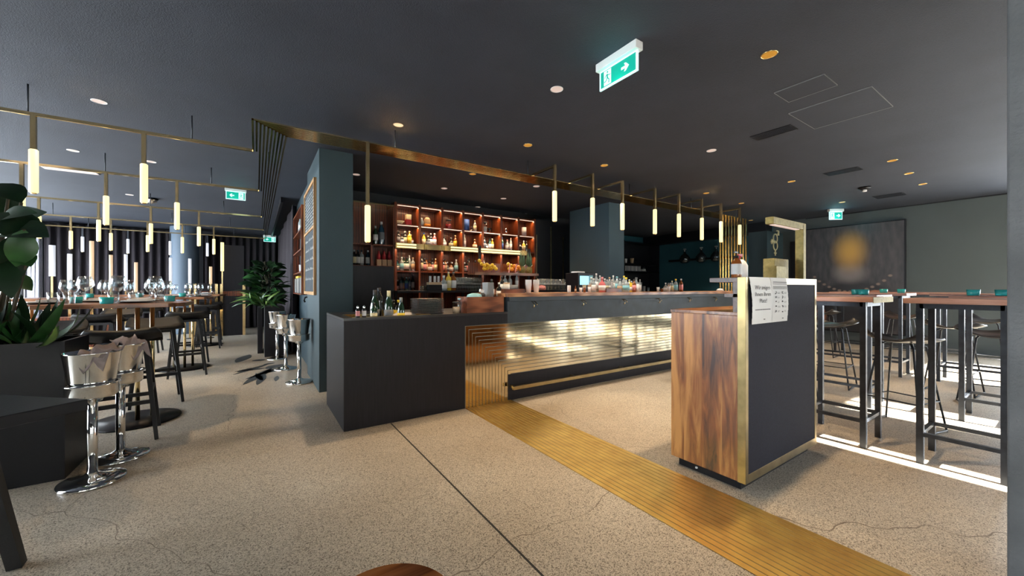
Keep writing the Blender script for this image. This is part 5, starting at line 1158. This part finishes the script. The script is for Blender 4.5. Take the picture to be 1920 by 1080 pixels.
# ---------------------------------------------------------------- black table and wooden stool close by
p1 = pz(165, 748, .745)
bt_ = empty('black_table', 'low black table corner with splayed legs by the planter', 'table', (p1.x - .48, p1.y + .02, 0))
MB().prism([(.48, -.02), (.0, -.40), (-.48, .02), (.0, .42)], .70, .745).build('table_top', 'black', bt_, bevel=.003)
for (ax_, ay), (bx_, by_) in (((.0, -.30), (-.0, -.36)), ((.30, -.0), (.30, .0)), ((-.30, 0), (-.36, 0)), ((0, .32), (0, .38))):
    pass
lb0 = pz(32, 1062); 
MB().bar((lb0.x - bt_.location.x, lb0.y - bt_.location.y, 0), (lb0.x - bt_.location.x - .10, lb0.y - bt_.location.y - .06, .70), .045, .045, w1=.06, h1=.05).build('leg', 'black_soft', bt_)
MB().bar((-.35, -.05, 0), (-.30, 0, .70), .04, w1=.06).build('leg', 'black_soft', bt_); MB().bar((-.02, .38, 0), (.0, .30, .70), .04, w1=.06).build('leg', 'black_soft', bt_)
tag(MB().lathe([(0, 0), (.05, 0), (.09, .03), (.10, .035), (.09, .034), (0, .006)], seg=24).build('pale_bowl', 'l_lightblue', loc=(p1.x - .44, p1.y + .10, .745)), 'pale blue dish on the low black table', 'bowl')
c = pz(722, 1057, .45); dirv = Vector((.5554 - .8316 * .318, .8316 + .5554 * .318)).normalized()
ws = empty('wooden_stool', 'round warm walnut stool top just showing at the bottom edge', 'stool', (c.x - dirv.x * .172, c.y - dirv.y * .172, 0))
MB().lathe([(0, .415), (.165, .415), (.172, .425), (.172, .442), (.166, .45), (0, .45)], seg=48).build('seat', wood('honey_walnut', (.20, .045, .010), (.42, .12, .026), (.60, .22, .06), 'X', .07, .25), ws)
for k in range(3): MB().bar((math.cos(k * 2.1) * .14, math.sin(k * 2.1) * .14, 0), (math.cos(k * 2.1) * .09, math.sin(k * 2.1) * .09, .42), .03).build('leg', 'black_soft', ws)

# ---------------------------------------------------------------- bar tables near the slate wall
def bar_table(x0, x1, y0, y1, label, topm='walnut_y', over=.07, brass=False):
    e = empty('bar_table', label, 'table', ((x0 + x1) / 2, (y0 + y1) / 2, 0), 0, 'steel-legged bar tables'); hx, hy = (x1 - x0) / 2, (y1 - y0) / 2
    MB().box(-hx - over, hx + over, -hy - over, hy + over, 1.095, 1.13).build('table_top', topm, e, bevel=.003)
    t = .035
    for sx in (-1, 1):
        for sy in (-1, 1): MB().bar((sx * hx, sy * hy, 0), (sx * hx, sy * hy, 1.095), t).build('leg', 'steel_dark', e)
    f = MB(); 
    for z in (1.078,): f.bar((-hx, -hy, z), (hx, -hy, z), t).bar((-hx, hy, z), (hx, hy, z), t).bar((-hx, -hy, z), (-hx, hy, z), t).bar((hx, -hy, z), (hx, hy, z), t)
    f.build('apron_frame', 'steel_dark', e)
    f = MB(); z = .20; f.bar((-hx, -hy, z), (hx, -hy, z), .025).bar((-hx, hy, z), (hx, hy, z), .025).bar((-hx, -hy, z), (-hx, hy, z), .025).bar((hx, -hy, z), (hx, hy, z), .025)
    f.build('foot_rail', 'steel_dark', e)
    if brass: MB().box(-hx - over - .002, hx + over + .002, -hy - over - .003, -hy - over, 1.09, 1.132).build('brass_edging', 'brass_leaf', e)
    return e
bar_table(3.79, 4.157, .925, 1.30, 'small square bar table with brass-edged top, right beside the reception desk' if 0 else 'small square bar table with brass-edged top beside the reception desk', brass=True)
bar_table(3.79, 4.157, .27, .63, 'bar table with pale wood top beside the concrete column, its legs fully in view')
bar_table(5.10, 5.50, 1.2, 2.5, 'long bar table directly behind the reception desk, partly hidden')
bar_table(5.30, 5.70, .10, .62, 'bar table in the second row behind the concrete column')
bar_table(7.2, 7.6, 1.38, 2.7, 'long bar table in the third row under the portrait')
bar_table(7.3, 7.7, .15, 1.05, 'bar table in the third row nearer the concrete column')
bar_table(9.0, 9.4, 1.0, 2.6, 'bar table in the last row close to the slate wall')
def wire_stool():
    e = empty('shell_stool', '', 'stool'); m = MB(); n_ = 14; pr = None
    for k in range(n_ + 1):
        t = k / n_; y = -.19 + .38 * t; row = []
        for j in range(13):
            s = -1 + 2 * j / 12; wdt = .245 * (1 - .30 * abs(2 * t - 1) ** 3) ; z = .735 + .05 * abs(s) ** 2.6 + .05 * max(0, (t - .5) * 2) ** 2 * (.4 + .6 * s * s) + .015 * max(0, (.3 - t) / .3) * -1
            row.append(m.bm.verts.new((s * wdt, y * (1 - .18 * s * s), z)))
        if pr:
            for j in range(12): m.bm.faces.new((pr[j], pr[j + 1], row[j + 1], row[j])).smooth = True
        pr = row
    m.build('seat', 'leather', e, solid=.014)
    rr = .008
    for sx in (-1, 1):
        for sy in (-1, 1): MB().tube([(sx * .20, sy * .20, 0), (sx * .115, sy * .10, .70), (sx * .08, sy * .06, .732)], rr, 8).build('leg', 'steel_dark', e)
        MB().tube([(sx * .20, -.20, .012), (sx * .20, .20, .012)], rr, 8).build('floor_runner', 'steel_dark', e)
    MB().tube([(-.170, -.165, .25), (.170, -.165, .25), (.170, .165, .25), (-.170, .165, .25), (-.170, -.165, .25)], .006, 8).build('foot_ring', 'steel_dark', e)
    return e
SS = Once(wire_stool())
for x, y, rz, lab in ((4.64, .88, 1.35, 'black shell stool with wire legs, the foremost between the two small bar tables'), (4.75, 1.75, 1.7, 'black shell stool just past the reception desk edge'), (5.95, 1.75, -1.5, 'black shell stool behind the foremost one, second row'), (6.15, 2.35, -1.6, 'black shell stool at the long bar table behind the reception desk'), (6.6, 2.3, 1.5, 'black shell stool before the long table under the portrait'),
                     (6.1, .52, -1.3, 'black shell stool behind the second-row table, by the concrete column'), (6.7, .85, 1.5, 'black shell stool before the third-row table'), (8.4, 1.6, -1.6, 'black shell stool behind the third-row tables'), (8.4, .75, -1.7, 'black shell stool far back beside the concrete column'), (8.4, 2.6, 1.6, 'black shell stool far back under the portrait')):
    SS.put((x, y, 0), rz, lab, 'black shell stools')
for k, (u, x, y) in enumerate(((1606, 5.3, 0), (1619, 5.2, 0), (1657, 7.4, 0), (1690, 7.4, 0), (1825, 5.5, 0), (1879, 5.5, 0))):
    q = ray(u, 549); TL.put((x, x * q.y / q.x, 1.13), 0, 'teal glass tealight holder, %s along on the steel-legged bar tables' % ORD[k], 'teal tealight holders on the bar tables')

# ---------------------------------------------------------------- portrait on the slate wall
def portrait_material():
    m = bpy.data.materials.new('painted_canvas'); nt, b = nodes(m); L = nt.links; N = nt.nodes.new
    tc = N('ShaderNodeTexCoord'); cur = None
    nz = N('ShaderNodeTexNoise'); nz.inputs['Scale'].default_value = 5; nz.inputs['Detail'].default_value = 5; mp = N('ShaderNodeMapping'); mp.inputs['Scale'].default_value = (1, 3, .8); L.new(tc.outputs['Object'], mp.inputs[0]); L.new(mp.outputs[0], nz.inputs['Vector'])
    rp = N('ShaderNodeValToRGB'); e = rp.color_ramp.elements; e[0].position = .3; e[0].color = (.030, .030, .036, 1); e[1].position = .7; e[1].color = (.075, .066, .068, 1); L.new(nz.outputs[0], rp.inputs[0]); cur = rp.outputs[0]
    def blob(cur, c, r, col, soft0, soft1, amt=1.0, distort=0):
        mp = N('ShaderNodeMapping'); mp.inputs['Location'].default_value = (0, -c[0] / r[0], -c[1] / r[1]); mp.inputs['Scale'].default_value = (0, 1 / r[0], 1 / r[1]); src = tc.outputs['Object']
        if distort:
            n2 = N('ShaderNodeTexNoise'); n2.inputs['Scale'].default_value = 9; L.new(tc.outputs['Object'], n2.inputs['Vector']); a = N('ShaderNodeVectorMath'); a.operation = 'MULTIPLY_ADD'; L.new(n2.outputs['Color'], a.inputs[0]); a.inputs[1].default_value = (distort,) * 3; L.new(tc.outputs['Object'], a.inputs[2]); src = a.outputs[0]
        L.new(src, mp.inputs[0]); ln = N('ShaderNodeVectorMath'); ln.operation = 'LENGTH'; L.new(mp.outputs[0], ln.inputs[0])
        mr = N('ShaderNodeMapRange'); mr.interpolation_type = 'SMOOTHSTEP'; mr.inputs['From Min'].default_value = soft1; mr.inputs['From Max'].default_value = soft0; mr.inputs['To Max'].default_value = amt; L.new(ln.outputs['Value'], mr.inputs[0])
        mx = N('ShaderNodeMix'); mx.data_type = 'RGBA'; L.new(mr.outputs[0], mx.inputs[0]); L.new(cur, mx.inputs[6]); mx.inputs[7].default_value = (*col, 1); return mx.outputs[2]
    cur = blob(cur, (2.72, .75), (.85, .66), (.016, .015, .020), .8, 1.0, .95)      # shoulders
    cur = blob(cur, (2.80, 1.52), (.34, .26), (.26, .22, .21), .3, 1.1, .85)       # collar
    cur = blob(cur, (2.80, 1.98), (.32, .46), (.62, .34, .07), .1, 1.2, .97)      # blurred head
    for i in range(15):
        t = i / 14; y = 3.42 - 1.25 * t; z = 1.45 - .33 * math.sin(t * PI) ** .8; cur = blob(cur, (y, z), (.040, .032), (.30, .21, .16), .4, 1.1, .8)
    cur = blob(cur, (2.42, 1.17), (.20, .055), (.45, .20, .12), .5, 1.2, .9, .12)    # hands
    cur = blob(cur, (3.36, .62), (.11, .17), (.45, .21, .13), .5, 1.2, .9, .10)
    L.new(cur, b.inputs['Base Color']); b.inputs['Roughness'].default_value = .45
    return m
pa = empty('portrait_painting', 'large dark portrait of a person in a chain collar on the slate wall', 'painting', (0, 0, 0))
MB().box(XR - .045, XR - .003, 1.97, 3.60, .28, 2.53).build('canvas', portrait_material(), pa); MB().box(XR - .055, XR - .002, 1.95, 1.97, .26, 2.55).box(XR - .055, XR - .002, 3.60, 3.62, .26, 2.55).box(XR - .055, XR - .002, 1.97, 3.60, 2.53, 2.55).box(XR - .055, XR - .002, 1.97, 3.60, .26, .28).build('thin_frame', 'black', pa)
# toilet sign on the blue block
ts = empty('toilet_symbol', 'pale joined gender symbols mounted on the dark blue block', 'sign', (9.66, 3.90, 0))
q0 = py(1453, 452, 3.90); q1 = py(1453, 463, 3.90); cxs = q0.x - 9.66 + .02; rr = .10
m = MB()
def ring(cx, cz, r): m.tube([(cx + r * math.cos(t), 0, cz + r * math.sin(t)) for t in (2 * PI * k / 24 for k in range(25))], .013, 8, cap=False)
zc1, zc2 = q0.z + .06, q0.z - .10
ring(cxs, zc1, rr); ring(cxs, zc2, rr)
def ln(a, b): m.bar((cxs + a[0], 0, a[1]), (cxs + b[0], 0, b[1]), .022, .022)
ln((.07, zc1 + .07), (.17, zc1 + .18)); ln((.17, zc1 + .18), (.07, zc1 + .18)); ln((.17, zc1 + .18), (.17, zc1 + .08)); ln((0, zc2 - rr), (0, zc2 - rr - .13)); ln((-.05, zc2 - rr - .07), (.05, zc2 - rr - .07))
zm = (zc1 + zc2) / 2; ln((-.07, zm), (-.22, zm)); ln((-.22, zm), (-.17, zm + .05)); ln((-.22, zm), (-.17, zm - .05)); ln((-.15, zm + .04), (-.15, zm - .04))
m.build('symbol_outline', 'l_cream', ts)
